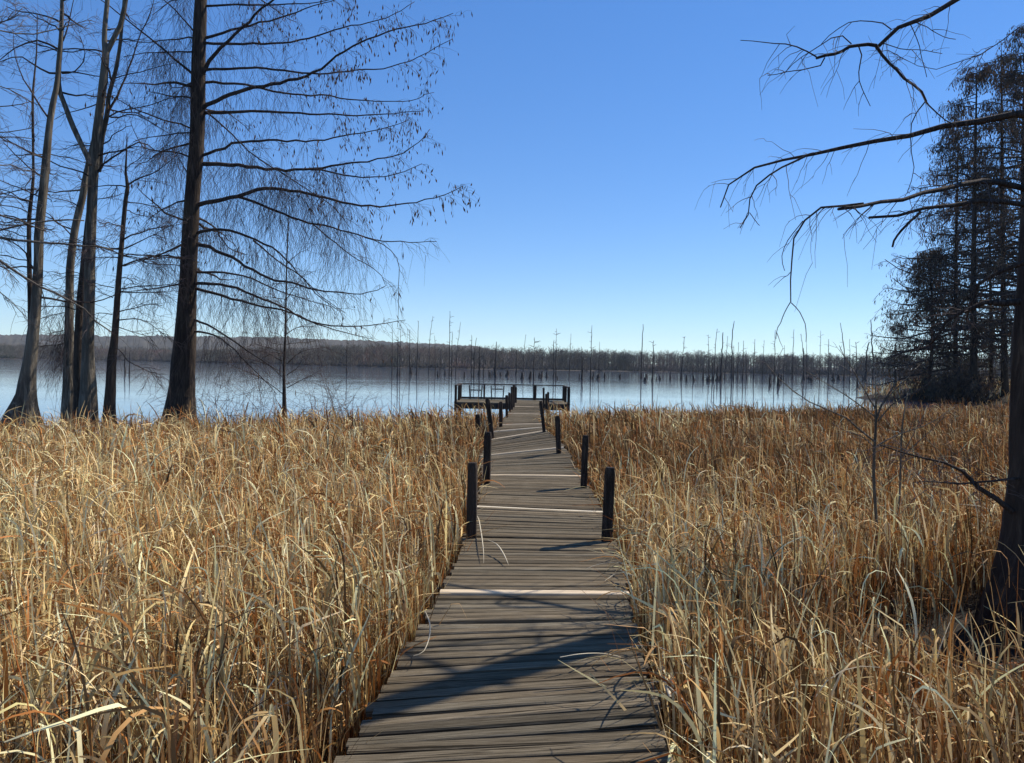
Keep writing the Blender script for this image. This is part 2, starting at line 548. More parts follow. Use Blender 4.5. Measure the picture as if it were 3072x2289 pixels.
# straight on behind the viewer
d0, l0, r0 = stat[0]; d1, l1, r1 = stat[2]
ext = []
for dd in (-6.0, -2.0, 0.0, 1.6):
    k = (dd - d0) / (d1 - d0) * .75
    e0, e1 = l0 + (l1 - l0) * k, r0 + (r1 - r0) * k
    e0[1] = e1[1] = dd
    e0[2], e1[2] = DECK_Z + (l0[2] - DECK_Z) * .5, DECK_Z + (r0[2] - DECK_Z) * .5
    ext.append((dd, e0, e1))
stat = ext + stat
SD = np.array([s[0] for s in stat]); SL = np.array([s[1] for s in stat]); SR = np.array([s[2] for s in stat])
# even out the heights a little (the boardwalk sags and twists, but never jumps)
SLz, SRz = SL[:, 2], SR[:, 2]


def deck_edge(d):
    L = np.stack([np.interp(d, SD, SL[:, k]) for k in range(3)], -1)
    R = np.stack([np.interp(d, SD, SR[:, k]) for k in range(3)], -1)
    return L, R


def plank_verts(L, R, wv, th, seed):
    """One plank from L to R, width wv along the walk (a vector), eased top edges, subdivided along its length."""
    r = np.random.default_rng(seed)
    n = 7
    t = np.linspace(0, 1, n)
    ax = R - L; ln = np.linalg.norm(ax); ax = ax / ln
    wd = np.linalg.norm(wv); wn = wv / wd
    up = np.cross(ax, wn); up /= np.linalg.norm(up)
    h = wd / 2; c = .006
    sec = [(-h, -th), (-h, -c), (-h + c * 1.3, 0), (h - c * 1.3, 0), (h, -c), (h, -th)]
    V, G = [], []
    bow = r.normal(0, .003); off = r.uniform(0, 60), r.uniform(0, 40)
    wav = r.normal(0, .0016, (n, 2))
    cup = r.normal(0, .002)
    for i in range(n):
        base = L + ax * ln * t[i] + up * bow * (1 - (2 * t[i] - 1) ** 2)
        e = r.normal(0, .0022, 2)
        for k, (a, b) in enumerate(sec):
            aa = a + (e[0] if a < 0 else e[1])
            V.append(base + wn * aa + up * (b + (cup if k in (2, 3) else 0)))
            G.append((ln * t[i] + off[0], a + off[1] + (b if k in (0, 5) else 0), 0))
    V = np.array(V); m = 6
    Fc = []
    for i in range(n - 1):
        for k in range(m):
            k2 = (k + 1) % m
            Fc.append((i * m + k, (i + 1) * m + k, (i + 1) * m + k2, i * m + k2))
    for b0, fl in ((0, 1), ((n - 1) * m, 0)):
        q = [(b0, b0 + 1, b0 + 4, b0 + 5), (b0 + 1, b0 + 2, b0 + 3, b0 + 4)]
        Fc += [tuple(reversed(x)) for x in q] if fl else q
    return V, Fc, np.array(G)


walk = empty('boardwalk', (0.2, 8, 0), 'long weathered grey plank boardwalk running through the dry reeds to the lake', 'boardwalk')
PALE = [on_z(1600, y, DECK_Z)[1] for y in (1780, 1527, 1426)] + [14.3, 17.7, 19.2, 20.9, 25.6, 30.0]
g = Geo(); d = -4.0; k = 0
end_d = SD[-1] + .1
pale_i = 0
while d < end_d:
    wd = RNG.uniform(.071, .083) if d < 12 else RNG.uniform(.08, .095)
    L, R = deck_edge(d + wd / 2); L2, R2 = deck_edge(d + wd)
    if pale_i < len(PALE) and d <= PALE[pale_i] < d + wd + .012: is_pale = True; pale_i += 1
    else: is_pale = False
    el, er = RNG.normal(.01, .016), RNG.normal(.01, .016)
    ax = nrm(R - L)
    L = L - ax * el; R = R + ax * er
    dz = RNG.normal(0, .0028) + (.006 if is_pale else 0)
    sk_ = RNG.normal(0, .006)
    L = L + np.array((0, sk_, dz)); R = R + np.array((0, -sk_, dz + RNG.normal(0, .002)))
    Vp, Fp, Gp = plank_verts(L, R, np.array((-.03, 1.0, 0)) * wd, .036, k)
    tv = np.clip(RNG.normal(1.0, .17), .55, 1.45); hue = RNG.normal(.02, .025)
    tint = np.tile((tv * (1 + hue), tv, tv * (1 - hue), 1), (len(Vp), 1))
    if is_pale:
        gp = Geo(); gp.add(Vp, Fp, grain=Gp, tint=np.clip(tint, .85, 1.1))
        o = gp.build('replacement_plank', M_NEW, walk, smooth=False)
        o['label'] = 'pale new plank among the weathered ones'
    else:
        g.add(Vp, Fp, grain=Gp, tint=tint)
    d += wd + (RNG.uniform(.013, .019) if RNG.random() < .8 else RNG.uniform(.018, .027)); k += 1
g.build('deck', M_DECK, walk, smooth=False)
for side in (0, 1):
    g = Geo()
    ds = np.r_[-4.0, SD[(SD > -4) & (SD < end_d)], end_d - .05]
    pts = []
    for q in ds:
        L, R = deck_edge(q)
        p = (L + (R - L) * .07) if side == 0 else (R - (R - L) * .07)
        pts.append(p - np.array((0, 0, .045 + .075)))
    pts = np.array(pts); o4 = np.array([(-.022, 0, -.07), (.022, 0, -.07), (.022, 0, .07), (-.022, 0, .07)])
    k4 = np.arange(len(pts) - 1)[:, None] * 4; j4 = np.arange(4)[None]; j5 = (j4 + 1) % 4
    e4 = len(pts) * 4 - 4
    g.add((pts[:, None] + o4[None]).reshape(-1, 3), np.concatenate([np.stack([k4 + j4, k4 + j5, k4 + 4 + j5, k4 + 4 + j4], -1).reshape(-1, 4), [(3, 2, 1, 0), (e4, e4 + 1, e4 + 2, e4 + 3)]]))
    g.build('side_beam', M_BEAM, walk, smooth=False)


def posts_px(foot, headp, wpx, d=None, down=0.9):
    d = on_z(*foot, DECK_Z)[1] if d is None else d
    a, b = at(*foot, d), at(*headp, d)
    return a - (b - a) / np.linalg.norm(b - a) * down, b, wpx / F * d


WPOSTS = [((1414, 1614), (1418, 1388), 28, None), ((1459, 1452), (1464, 1296), 22, None), ((1475, 1300), (1462, 1196), 13, 17.8),
          ((1502.5, 1277), (1502.5, 1205), 10, None), ((1520.5, 1252), (1520, 1185.5), 8, None), ((1529.5, 1236), (1528, 1177.5), 7.5, None),
          ((1536, 1229), (1535.5, 1160), 6.5, None), ((1541.5, 1222), (1541, 1155), 6, None),
          ((1819, 1624), (1831, 1402), 31, None), ((1751, 1462), (1757, 1306), 19, None), ((1677, 1370), (1672, 1248), 15, None),
          ((1634, 1310), (1622, 1203), 10, None), ((1639, 1219), (1639, 1181), 7, 28.5), ((1644.5, 1214), (1644.5, 1176), 6.5, 30.0),
          ((1631, 1204), (1631, 1163), 6, 32.2), ((1436, 1330), (1433, 1243), 14, 17.0)]
for i, (f, h, wp, d) in enumerate(WPOSTS):
    g = Geo(); a, b, ww = posts_px(f, h, wp, d)
    post(g, a, b, ww)
    o = g.build('post', M_POST, walk, smooth=False)
    if i in (2, 11): o['label'] = 'dark post leaning out of line'

# ------------------------------------------------------------------ platform at the end
PZ = DECK_Z
FY, BY = 32.9, 36.0
plat = empty('fishing_platform', (0, (FY + BY) / 2, 0), 'railed wooden platform standing in the lake at the end of the boardwalk', 'platform')


def PX(x, y): return at(x, 1190, y)[0]


xl, xr = PX(1362, FY), PX(1711, FY)
g = Geo()
yy = FY; k = 900
while yy < BY:
    Vp, Fp, Gp = plank_verts(np.array((xl, yy, PZ)), np.array((xr, yy, PZ)), np.array((0, .135, 0)), .04, k)
    tv = RNG.normal(1.1, .12)
    g.add(Vp, Fp, grain=Gp, tint=np.tile((tv, tv, tv, 1), (len(Vp), 1))); yy += .145; k += 1
g.build('deck', M_DECK, plat, smooth=False)
g = Geo()
bar(g, (xl + .02, FY - .1, PZ - .16), (xr - .02, FY - .1, PZ - .16), .05, .24)
bar(g, (xl + .02, BY + .03, PZ - .16), (xr - .02, BY + .03, PZ - .16), .05, .24)
bar(g, (xl + .05, FY - .07, PZ - .16), (xl + .05, BY, PZ - .16), .05, .235)
bar(g, (xr - .05, FY - .07, PZ - .16), (xr - .05, BY, PZ - .16), .05, .235)
g.build('frame_beam', M_BEAM, plat, smooth=False)
RT = .68


def rpost(x, y, wd=.1, up=RT):
    g = Geo(); post(g, (x, y, -.7), (x, y, PZ + up), wd); return g.build('railing_post', M_POST, plat, smooth=False)


xbl, xbr = xl + .06, xr - .06
front = FY - .06
for x, y, wd in ((PX(1367, front), front, .10), (PX(1367, front) + .03, (FY + BY) / 2, .10), (xbl + .02, BY - .08, .10),
                 (PX(1453, BY), BY - .08, .07), (PX(1542, BY), BY - .08, .13), (PX(1604, BY), BY - .08, .15), (xbr - .03, BY - .08, .11),
                 (PX(1706, front), front, .12), (PX(1706, front) - .02, (FY + BY) / 2, .11), (PX(1547, front), front, .10)):
    rpost(x, y, wd)
g = Geo(); bar(g, (xbl - .04, BY - .08, PZ + RT + .02), (xbr + .04, BY - .08, PZ + RT + .02), .12, .04); g.build('top_rail', M_RAIL, plat, smooth=False)
g = Geo(); bar(g, (PX(1367, front), front - .06, PZ + RT + .021), (PX(1367, front) + .04, BY - .145, PZ + RT + .021), .12, .04); g.build('top_rail', M_RAIL, plat, smooth=False)
g = Geo(); bar(g, (PX(1706, front), front - .06, PZ + RT + .021), (PX(1706, front) - .03, BY - .145, PZ + RT + .021), .12, .04); g.build('top_rail', M_RAIL, plat, smooth=False)
g = Geo(); bar(g, (xbl, BY - .01, PZ + .05), (xbr, BY - .01, PZ + .05), .04, .09); g.build('kick_board', M_RAIL, plat, smooth=False)
for x0, x1, rail_py in ((1409, 1444.5, 1170), (1474, 1510, 1167)):
    g = Geo(); y = BY - .35
    a, b = PX(x0, y), PX(x1, y)
    bar(g, (a + .02, y, PZ), (a - .02, y, PZ + RT - .03), .05, .05, (0, 1, 0))
    bar(g, (b - .02, y, PZ), (b + .02, y, PZ + RT - .03), .05, .05, (0, 1, 0))
    z = at(x0, rail_py, y)[2]
    bar(g, (a + .03, y, z), (b - .03, y, z), .045, .05)
    g.build('guard_frame', M_RAIL, plat, smooth=False)

# ------------------------------------------------------------------ dead trunks standing in the lake
SNAGS = [  # base, ... , top (photo px), width px
    ([(1176, 1127), (1177, 969)], 3), ([(1193.5, 1128), (1194, 1010)], 5), ([(1199, 1127), (1203, 962)], 3), ([(1229, 1124), (1229.5, 988)], 4),
    ([(1250, 1125), (1255, 963)], 4), ([(1286, 1120), (1290, 1013), (1299, 948)], 3), ([(1306, 1122), (1304, 1007)], 3), ([(1335, 1124), (1335, 1108)], 4),
    ([(1348, 1127), (1350, 933)], 4), ([(1355, 1127), (1357, 997)], 4), ([(1366, 1124), (1373, 1038), (1382, 966)], 3),
    ([(1414, 1132), (1415, 1005)], 4), ([(1421, 1132), (1423, 1060), (1430, 1013)], 4), ([(1486, 1133), (1489.5, 1025)], 6), ([(1523, 1130), (1523, 1110)], 7),
    ([(1569, 1129), (1572, 1060), (1578, 1003)], 3), ([(1601, 1140), (1603, 1012)], 4), ([(1618, 1131), (1618, 1117)], 5), ([(1660.6, 1132), (1662, 1020)], 5),
    ([(1668, 1132), (1669, 985)], 3), ([(1707, 1132), (1713, 1000)], 3), ([(1771, 1136), (1776, 976)], 4), ([(1796, 1132), (1799, 1025)], 3),
    ([(1814, 1136), (1814, 1119)], 4), ([(1924, 1134), (1926, 1030), (1929, 972)], 5), ([(1957, 1143), (1961, 1022)], 5), ([(1980, 1139), (1980, 1128)], 5),
    ([(2011, 1139), (2011, 1114)], 4), ([(2043, 1137), (2053, 1010)], 4), ([(2110, 1139), (2110, 1101)], 4), ([(2127, 1137), (2125, 1004)], 3),
    ([(2142, 1143), (2145, 1060), (2152, 986)], 4), ([(2161, 1143), (2169, 997)], 7), ([(2174, 1137), (2183, 1008)], 3), ([(2196, 1134), (2197, 1010), (2203, 963)], 6),
    ([(2212, 1137), (2216, 1026)], 3), ([(2228, 1139), (2231, 1022)], 4), ([(2261, 1134), (2265, 1017)], 4), ([(2286, 1139), (2293, 1020)], 3),
    ([(2309, 1157), (2309, 1132)], 6), ([(2322, 1143), (2326, 990)], 4), ([(2335, 1158), (2335, 1119)], 9), ([(2377, 1137), (2382, 988)], 4),
    ([(2412, 1139), (2411, 1070), (2403, 1001)], 4), ([(2421, 1137), (2419, 1026)], 3), ([(2458, 1139), (2462, 992)], 3), ([(2485, 1143), (2486, 1017)], 4),
    ([(2531, 1143), (2534, 1060), (2521, 968)], 5), ([(2550, 1148), (2549, 1017)], 3), ([(2573, 1160), (2567, 1026)], 5),
    ([(2597, 1143), (2600, 1050), (2608, 1026)], 9), ([(2620, 1139), (2618, 1050), (2612, 959)], 7), ([(2717, 1145), (2706, 1080), (2696, 1030)], 8),
    ([(2240, 1139), (2238, 1050)], 3), ([(2078, 1138), (2080, 1062)], 3), ([(1745, 1131), (1744, 1040)], 3), ([(2350, 1140), (2354, 1036)], 3),
    ([(1320, 1121), (1322, 1045)], 3), ([(1450, 1130), (1452, 1060)], 3), ([(840, 1112), (842, 1030)], 4), ([(1040, 1118), (1041, 1020)], 4),
    ([(2500, 1143), (2500, 1119)], 7), ([(2433, 1143), (2433, 1126)], 6), ([(1640, 1132), (1640, 1116)], 5), ([(374, 1118), (376, 1040)], 5), ([(388, 1122), (389, 1055)], 4)]
for k in range(46):                       # the broken stumps between them
    x_ = RNG.choice([RNG.uniform(1735, 2600), RNG.uniform(1900, 2450), RNG.uniform(1150, 1700)])
    y_ = 1118 + (x_ - 1200) * .0165 + RNG.uniform(0, 15)
    SNAGS.append(([(x_, y_), (x_ + RNG.uniform(-2, 2), y_ - RNG.choice([RNG.uniform(9, 24), RNG.uniform(10, 20), RNG.uniform(40, 105)]))], RNG.uniform(3, 7.5)))
ORD = ['first', 'second', 'third', 'fourth', 'fifth', 'sixth', 'seventh', 'eighth', 'ninth', 'tenth', 'eleventh', 'twelfth', 'thirteenth', 'fourteenth', 'fifteenth',
       'sixteenth', 'seventeenth', 'eighteenth', 'nineteenth', 'twentieth', 'twenty-first', 'twenty-second', 'twenty-third', 'twenty-fourth', 'twenty-fifth',
       'twenty-sixth', 'twenty-seventh', 'twenty-eighth', 'twenty-ninth', 'thirtieth', 'thirty-first', 'thirty-second', 'thirty-third', 'thirty-fourth',
       'thirty-fifth', 'thirty-sixth', 'thirty-seventh', 'thirty-eighth', 'thirty-ninth', 'fortieth', 'forty-first', 'forty-second', 'forty-third']
ORD += [a_ + '-' + b_ for a_ in ('forty', 'fifty', 'sixty', 'seventy', 'eighty') for b_ in ORD[:9]][3:]
for k_, w_ in ((49, 'fiftieth'), (59, 'sixtieth'), (69, 'seventieth'), (79, 'eightieth')): ORD.insert(k_, w_)
SNAGS.sort(key=lambda s: s[0][0][0])
zone_n = {}
zones = []
for pts, wp in SNAGS:
    x = pts[0][0]
    zones.append('left' if x < 1362 else 'behind' if x <= 1712 else 'right')
n_left = zones.count('left'); seen = {'left': 0, 'behind': 0, 'right': 0}
for (pts, wp), z in zip(SNAGS, zones):
    base = on_z(*pts[0]); d = base[1]
    P = np.array([at(x, y, d) for x, y in pts]); P[0, 2] = -.5
    hgt = P[-1, 2]
    lean = (P[-1, 0] - P[0, 0]) / max(hgt, 1)
    n = 12
    Q = smooth_line(P, n)
    t = np.linspace(0, 1, n)
    r = wp / F * d / 2 * .76
    Rr = r * (1 - .6 * t) + r * RNG.uniform(.8, 2.6) * np.exp(-t * hgt / .9)
    Q[1:-1, :2] += RNG.normal(0, r * .35, (n - 2, 2))
    g = Geo(); tube(g, Q, Rr, 6, rough=.12)
    if hgt > 6:
        m = RNG.integers(3, 12)
        S_, T_, tt, _ = on_lines(Q[None], m, .3, .98)
        B = strands(S_, nrm(sideways(T_, m) + np.array((0, 0, .3))), RNG.uniform(.25, 1.2, m), 3, np.zeros(m), .05)
        batch_tubes(g, B, np.tile((.05, .04, .02), (m, 1)), 3)
    i = seen[z]; seen[z] += 1
    kind = 'short dark stump' if hgt < 4 else ('stout' if wp >= 6 else 'slender') + ' dead trunk'
    if hgt >= 4: kind = ('tall ' if hgt > 11 else '') + kind
    ln = ' leaning right' if lean > .035 else ' leaning left' if lean < -.03 else ''
    if z == 'left': lab = f'{kind}{ln} in the lake, {ORD[n_left - 1 - i]} one left of the platform'
    elif z == 'right': lab = f'{kind}{ln} in the lake, {ORD[i]} one right of the platform'
    else: lab = f'{kind}{ln} in the lake behind the platform, {ORD[i]} from its left'
    o = g.build('tree_stump' if hgt < 4 else 'dead_tree', M_SNAG, origin=tuple(base))
    tag(o, lab, 'stump' if hgt < 4 else 'dead tree', 'dead trunks standing in the lake')


# ------------------------------------------------------------------ bare trees
def px_line(pts, d0, slope=0.0, n=None):
    """photo polyline -> world line that starts at depth d0 and drifts away from or towards the viewer by slope"""
    pts = [np.array(p, float) for p in pts]
    acc = 0; out = [at(*pts[0], d0)]
    for a, b in zip(pts[:-1], pts[1:]):
        acc += np.linalg.norm(b - a) / F * d0
        out.append(at(*b, d0 + slope * acc))
    out = np.array(out)
    L = np.sum(np.linalg.norm(np.diff(out, axis=0), axis=1))
    return smooth_line(out, n or int(max(8, L * 4)))


def trunk_px(pts, widths, d, n=40, sides=14, rough=.05, flute_k=.16, back=0.0):
    P = []
    for (x, y), w_ in zip(pts, widths):
        dd = d + back * max(at(x, y, d)[2], 0)
        P.append(np.r_[at(x, y, dd), w_ / F * dd / 2])
    P = np.array(P)
    Q = smooth_line(P, n)
    R = Q[:, 3]
    fl = flute_k * np.exp(-np.arange(n) / n * 5)
    return Q[:, :3], R, fl


def add_branch(tree, line, r0, r1, twig=dict(), mat=None, tmat=None, sides=6, label=None):
    """One limb as a part with its twigs (and leaf tufts) as sub-parts."""
    n = len(line)
    t = np.linspace(0, 1, n)
    R = r0 + (r1 - r0) * t ** .8
    kink = RNG.normal(0, 1, (n, 3)) * np.minimum(r0 * .3, .02); kink[0] = 0
    line = line + kink
    g = Geo(); tube(g, line, R, sides, rough=.06)
    br = g.build('branch', mat or M_BRANCH, tree)
    if label: br['label'] = label
    length = np.sum(np.linalg.norm(np.diff(line, axis=0), axis=1))
    p = dict(per_m=4.5, L=.9, n2=5, L2=.4, r=.006, droop=.35, lo=.15, hang=0, hangL=1.0, tuft=0, tuft_lo=.45, tl=.2, tw=.035, up=0.0, fwd=.7); p.update(twig)
    g = Geo()
    m = int(length * p['per_m'])
    ends = []
    if m > 0:
        S_, T_, tt, _ = on_lines(line[None], m, p['lo'], 1.0)
        D = nrm(T_ * p['fwd'] + sideways(T_, m) * .8 + np.array((0, 0, p['up'] - .1)))
        L = p['L'] * RNG.uniform(.4, 1.25, m) * (1.15 - .6 * tt)
        B = strands(S_, D, L, 6, p['droop'] * RNG.uniform(.3, 1.5, m), .045)
        batch_tubes(g, B, p['r'] * np.linspace(1.25, .5, 6)[None] * np.ones((m, 1)), 3)
        k = p['n2']
        if k:
            S2, T2, t2, _ = on_lines(B, k, .2, 1.0)
            D2 = nrm(T2 * .8 + sideways(T2, m * k) * .9 + np.array((0, 0, p['up'] - .15)))
            L2 = p['L2'] * RNG.uniform(.35, 1.3, m * k)
            B2 = strands(S2, D2, L2, 4, p['droop'] * 1.6 * RNG.uniform(.2, 1.4, m * k), .06)
            batch_tubes(g, B2, p['r'] * .68 * np.linspace(1.1, .6, 4)[None] * np.ones((m * k, 1)), 3)
            far = np.repeat(tt, k) > p['tuft_lo']
            ends = B2[far][:, -1]
    if p['hang']:
        mh = int(length * p['hang'])
        S3, T3, t3, _ = on_lines(line[None], mh, .03, .62)
        D3 = nrm(np.stack([RNG.normal(0, .45, mh), RNG.normal(0, .45, mh), -np.ones(mh) * .7], 1))
        B3 = strands(S3, D3, p['hangL'] * RNG.uniform(.3, 1.3, mh), 7, np.full(mh, .5), .05)
        batch_tubes(g, B3, p['r'] * .75 * np.linspace(1.1, .6, 7)[None] * np.ones((mh, 1)), 3)
        S4, T4, _, _ = on_lines(B3, 3, .15, 1)
        B4 = strands(S4, nrm(T4 + sideways(T4, len(S4)) * .6), RNG.uniform(.15, .5, len(S4)), 4, np.full(len(S4), .4), .06)
        batch_tubes(g, B4, p['r'] * .6 * np.ones((len(S4), 4)), 3)
    if g.n:
        tw = g.build('twigs', tmat or M_TWIG, tree)
        tw.parent = br; tw.location = (0, 0, 0)
    if p['tuft'] and len(ends):
        q = RNG.random(len(ends)) < p['tuft'] * 1.3
        g = Geo(); tufts(g, ends[q] + 0, p['tl'], p['tw'])
        if q.sum():
            lv = g.build('dead_leaves', M_TUFT, tree)
            lv.parent = br; lv.location = (0, 0, 0)
    return br


def side_limbs(tree, trunk, zlo, zhi, n, Lm, az, az_sp, rise, r0, twig, mat=None, tmat=None, droop=.25, taper=.5):
    """n limbs growing out of a trunk line between two heights, mostly towards azimuth az."""
    z = trunk[:, 2]
    for _ in range(n):
        zz = RNG.uniform(zlo, zhi)
        k = int(np.argmin(np.abs(z - zz))); s = trunk[k]
        a = az + RNG.normal(0, az_sp)
        f = (zz - zlo) / max(zhi - zlo, .1)
        L = Lm * RNG.uniform(.6, 1.2) * (1 - taper * f)
        dv = nrm(np.array((math.cos(a), math.sin(a), rise + RNG.normal(0, .15))))
        ln = strands(s[None], dv[None], np.array([L]), 9, np.array([droop * RNG.uniform(.3, 1.4)]), .03)[0]
        ln[3:, 2] += np.linspace(0, 1, 6) ** 2 * L * RNG.uniform(0, .22)
        add_branch(tree, smooth_line(ln, max(8, int(L * 4))), r0 * RNG.uniform(.6, 1.1), .008, twig, mat, tmat, 5)


def make_tree(name, label, cat, base, trunks, mat, group=None):
    t = empty(name, base, label, cat, group)
    for P, R, fl in trunks:
        g = Geo(); tube(g, P, R, 14, fl, .04); g.build('trunk', mat, t)
    return t


GRP_L = 'bare trees at the water edge left of the boardwalk'
# --- the big cypress
D5 = 22.0
P5, R5, F5 = trunk_px([(533, 1290), (541, 1214), (548, 1120), (555, 1024), (561, 900), (566, 812), (576, 600), (591, 424), (595, 212), (602, 0), (606, -220), (612, -500), (620, -760)],
                      [112, 84, 70, 64, 53, 49, 44, 43, 41, 35, 30, 22, 8], D5, 60)
cyp = make_tree('cypress_tree', 'big dark cypress with drooping twigs and dangling brown leaf tufts on its right side', 'tree', (P5[0, 0], D5, 0), [(P5, R5, F5)], M_BARK, GRP_L)


def z2(pts): return [(500 + x / 2.217, y / 2.217) for x, y in pts]       # measured on two enlargements
def z4(pts): return [(500 + x / 2.36, 600 + y / 2.36) for x, y in pts]
def z1(pts): return [(x / 2.36, y / 2.36) for x, y in pts]
def z3(pts): return [(x / 2.36, 600 + y / 2.36) for x, y in pts]


TU = dict(tuft=.8, tuft_lo=.36, hang=4, hangL=.7, per_m=4.4, n2=5, L=.6, L2=.34, r=.0044, tl=.17, tw=.036, droop=.28)
TL = dict(tuft=.05, tuft_lo=.6, hang=9, hangL=1.6, per_m=3.8, n2=4, L=.95, L2=.42, droop=.5, r=.0048)
LIMBS5 = [
    (z2([(255, 40), (420, 30), (620, 35), (870, 25), (1060, 5), (1200, -20)]), 7, TU, .1),
    (z2([(225, 520), (320, 360), (420, 260), (540, 150), (600, 70), (720, 0), (900, -120), (1100, -260)]), 13, TU, -.15),
    (z2([(250, 255), (380, 215), (500, 185), (640, 145), (800, 100), (950, 50), (1080, 10), (1200, -40)]), 9, TU, .2),
    (z2([(250, 285), (400, 295), (560, 290), (750, 285), (900, 265), (1050, 220), (1150, 190), (1300, 160), (1500, 100), (1650, 10)]), 8, TU, .25),
    (z2([(250, 465), (450, 455), (640, 455), (850, 475), (1000, 490), (1200, 475), (1400, 460), (1560, 425), (1700, 370), (1800, 310), (1900, 260)]), 8, TU, -.1),
    (z2([(225, 735), (370, 650), (500, 600), (620, 570), (800, 540), (1000, 480), (1100, 390), (1250, 310), (1400, 240), (1500, 200), (1700, 160), (1900, 90)]), 13, TU, -.3),
    (z2([(245, 550), (450, 555), (600, 580), (750, 610), (900, 630), (1050, 635), (1200, 660), (1450, 675), (1600, 670), (1780, 610)]), 8, TU, .3),
    (z2([(240, 750), (450, 745), (650, 740), (850, 755), (1100, 760), (1300, 770), (1450, 760), (1700, 740)]), 10, TU, .1),
    (z2([(250, 735), (380, 840), (480, 940), (550, 1010), (650, 1080), (800, 1170), (950, 1270), (1100, 1370), (1220, 1510)]), 5, TL, -.4),
    (z2([(215, 1040), (350, 990), (480, 945), (650, 935), (850, 935), (1000, 935), (1150, 910), (1300, 880), (1450, 855), (1600, 800)]), 9, TU, -.15),
    (z2([(220, 1090), (400, 1095), (600, 1120), (800, 1130), (1000, 1120), (1150, 1090), (1350, 1070), (1500, 1045), (1620, 990), (1700, 920), (1750, 860)]), 12, dict(TU, hang=28, hangL=1.2), .12),
    (z2([(900, 1128), (1000, 1125), (1150, 1160), (1300, 1175), (1500, 1165), (1700, 1090)]), 6, TU, .1),
    (z2([(200, 1365), (350, 1330), (480, 1300), (600, 1265), (780, 1255), (950, 1290), (1150, 1340), (1330, 1370), (1500, 1370), (1700, 1330), (1850, 1290), (1970, 1240)]), 13, dict(TU, hang=30, hangL=1.3), -.2),
    (z2([(470, 1305), (600, 1350), (750, 1410), (900, 1470), (1050, 1500), (1230, 1552), (1420, 1600), (1600, 1610), (1800, 1605)]), 8, TL, -.25),
    (z4([(200, 235), (350, 210), (500, 235), (650, 290), (770, 350), (900, 480), (1000, 600), (1100, 700), (1220, 790)]), 9, TL, -.2),
    (z4([(610, 285), (800, 440), (950, 540), (1050, 640), (1150, 720), (1270, 800)]), 5, TL, .2),
    (z4([(195, 310), (300, 330), (450, 400), (600, 490), (750, 560), (900, 590), (1100, 640), (1250, 655), (1400, 660), (1560, 610)]), 11, dict(TL, tuft=.18), -.3),
    (z4([(190, 510), (400, 515), (550, 540), (700, 600), (850, 660), (1000, 710), (1180, 760)]), 7, TL, .2),
    (z4([(185, 590), (350, 590), (500, 630), (650, 690), (800, 750), (950, 830), (1050, 870), (1200, 895), (1400, 890), (1550, 875), (1690, 845)]), 9, TL, -.1),
    (z4([(185, 620), (400, 680), (600, 735), (800, 775), (950, 830), (1100, 890), (1300, 950), (1450, 985)]), 9, TL, .15),
    (z4([(180, 840), (300, 890), (450, 980), (560, 1060), (700, 1150), (830, 1230)]), 7, dict(TL, hang=4), -.35),
    (z4([(180, 930), (350, 960), (480, 1060), (600, 1190), (720, 1300), (780, 1380)]), 6, dict(TL, hang=4), -.4),
    (z4([(1040, 175), (1190, 300), (1330, 410), (1440, 470), (1510, 520), (1550, 600)]), 4, TL, -.2),
    (z1([(1365, 525), (1250, 430), (1150, 340), (1000, 220), (860, 110), (715, 0), (560, -130)]), 7, dict(TL, hang=2, per_m=3), -.3),
    (z1([(1380, 230), (1260, 90), (1160, 0), (1020, -110)]), 5, dict(TL, hang=2, per_m=3), .1),
    (z1([(1340, 1110), (1240, 1080), (1050, 1060), (985, 1000), (930, 870)]), 5, dict(TL, hang=5, per_m=4), .2),
    (z1([(1330, 1230), (1260, 1110), (1200, 1030)]), 4, dict(TL, hang=6), .3),
    (z3([(1300, 310), (1150, 380), (1000, 430), (880, 470)]), 7, dict(TL, hang=5), -.2),
    (z3([(1270, 595), (1150, 620), (1000, 640), (860, 650)]), 5, dict(TL, hang=4), .1),
]
for pts, wp, tw, sl_ in LIMBS5:
    add_branch(cyp, px_line(pts, D5, sl_), wp / F * D5 / 2 * 1.1, .008, tw)
add_branch(cyp, px_line(z4([(1400, 265), (1480, 290), (1570, 340), (1635, 420), (1645, 520), (1640, 620), (1642, 720), (1636, 900)]), D5 - .3), .014, .006, dict(TL, hang=0, per_m=3, L=.35, L2=.2))
HG = dict(per_m=3.5, hang=24, hangL=1.6, L=.8, L2=.4, droop=.5, tuft=.06, r=.0045)
side_limbs(cyp, P5, 5.0, 13.0, 9, 2.4, math.pi * .95, .5, .1, .035, HG, taper=.2)
side_limbs(cyp, P5, 4.0, 15.0, 6, 4.0, math.pi * .45, .5, .1, .05, dict(TU, per_m=3, hang=8), taper=.2)
side_limbs(cyp, P5, 6.0, 15.0, 4, 3.0, -math.pi * .5, .5, .1, .05, dict(TU, per_m=3, hang=8), taper=.2)

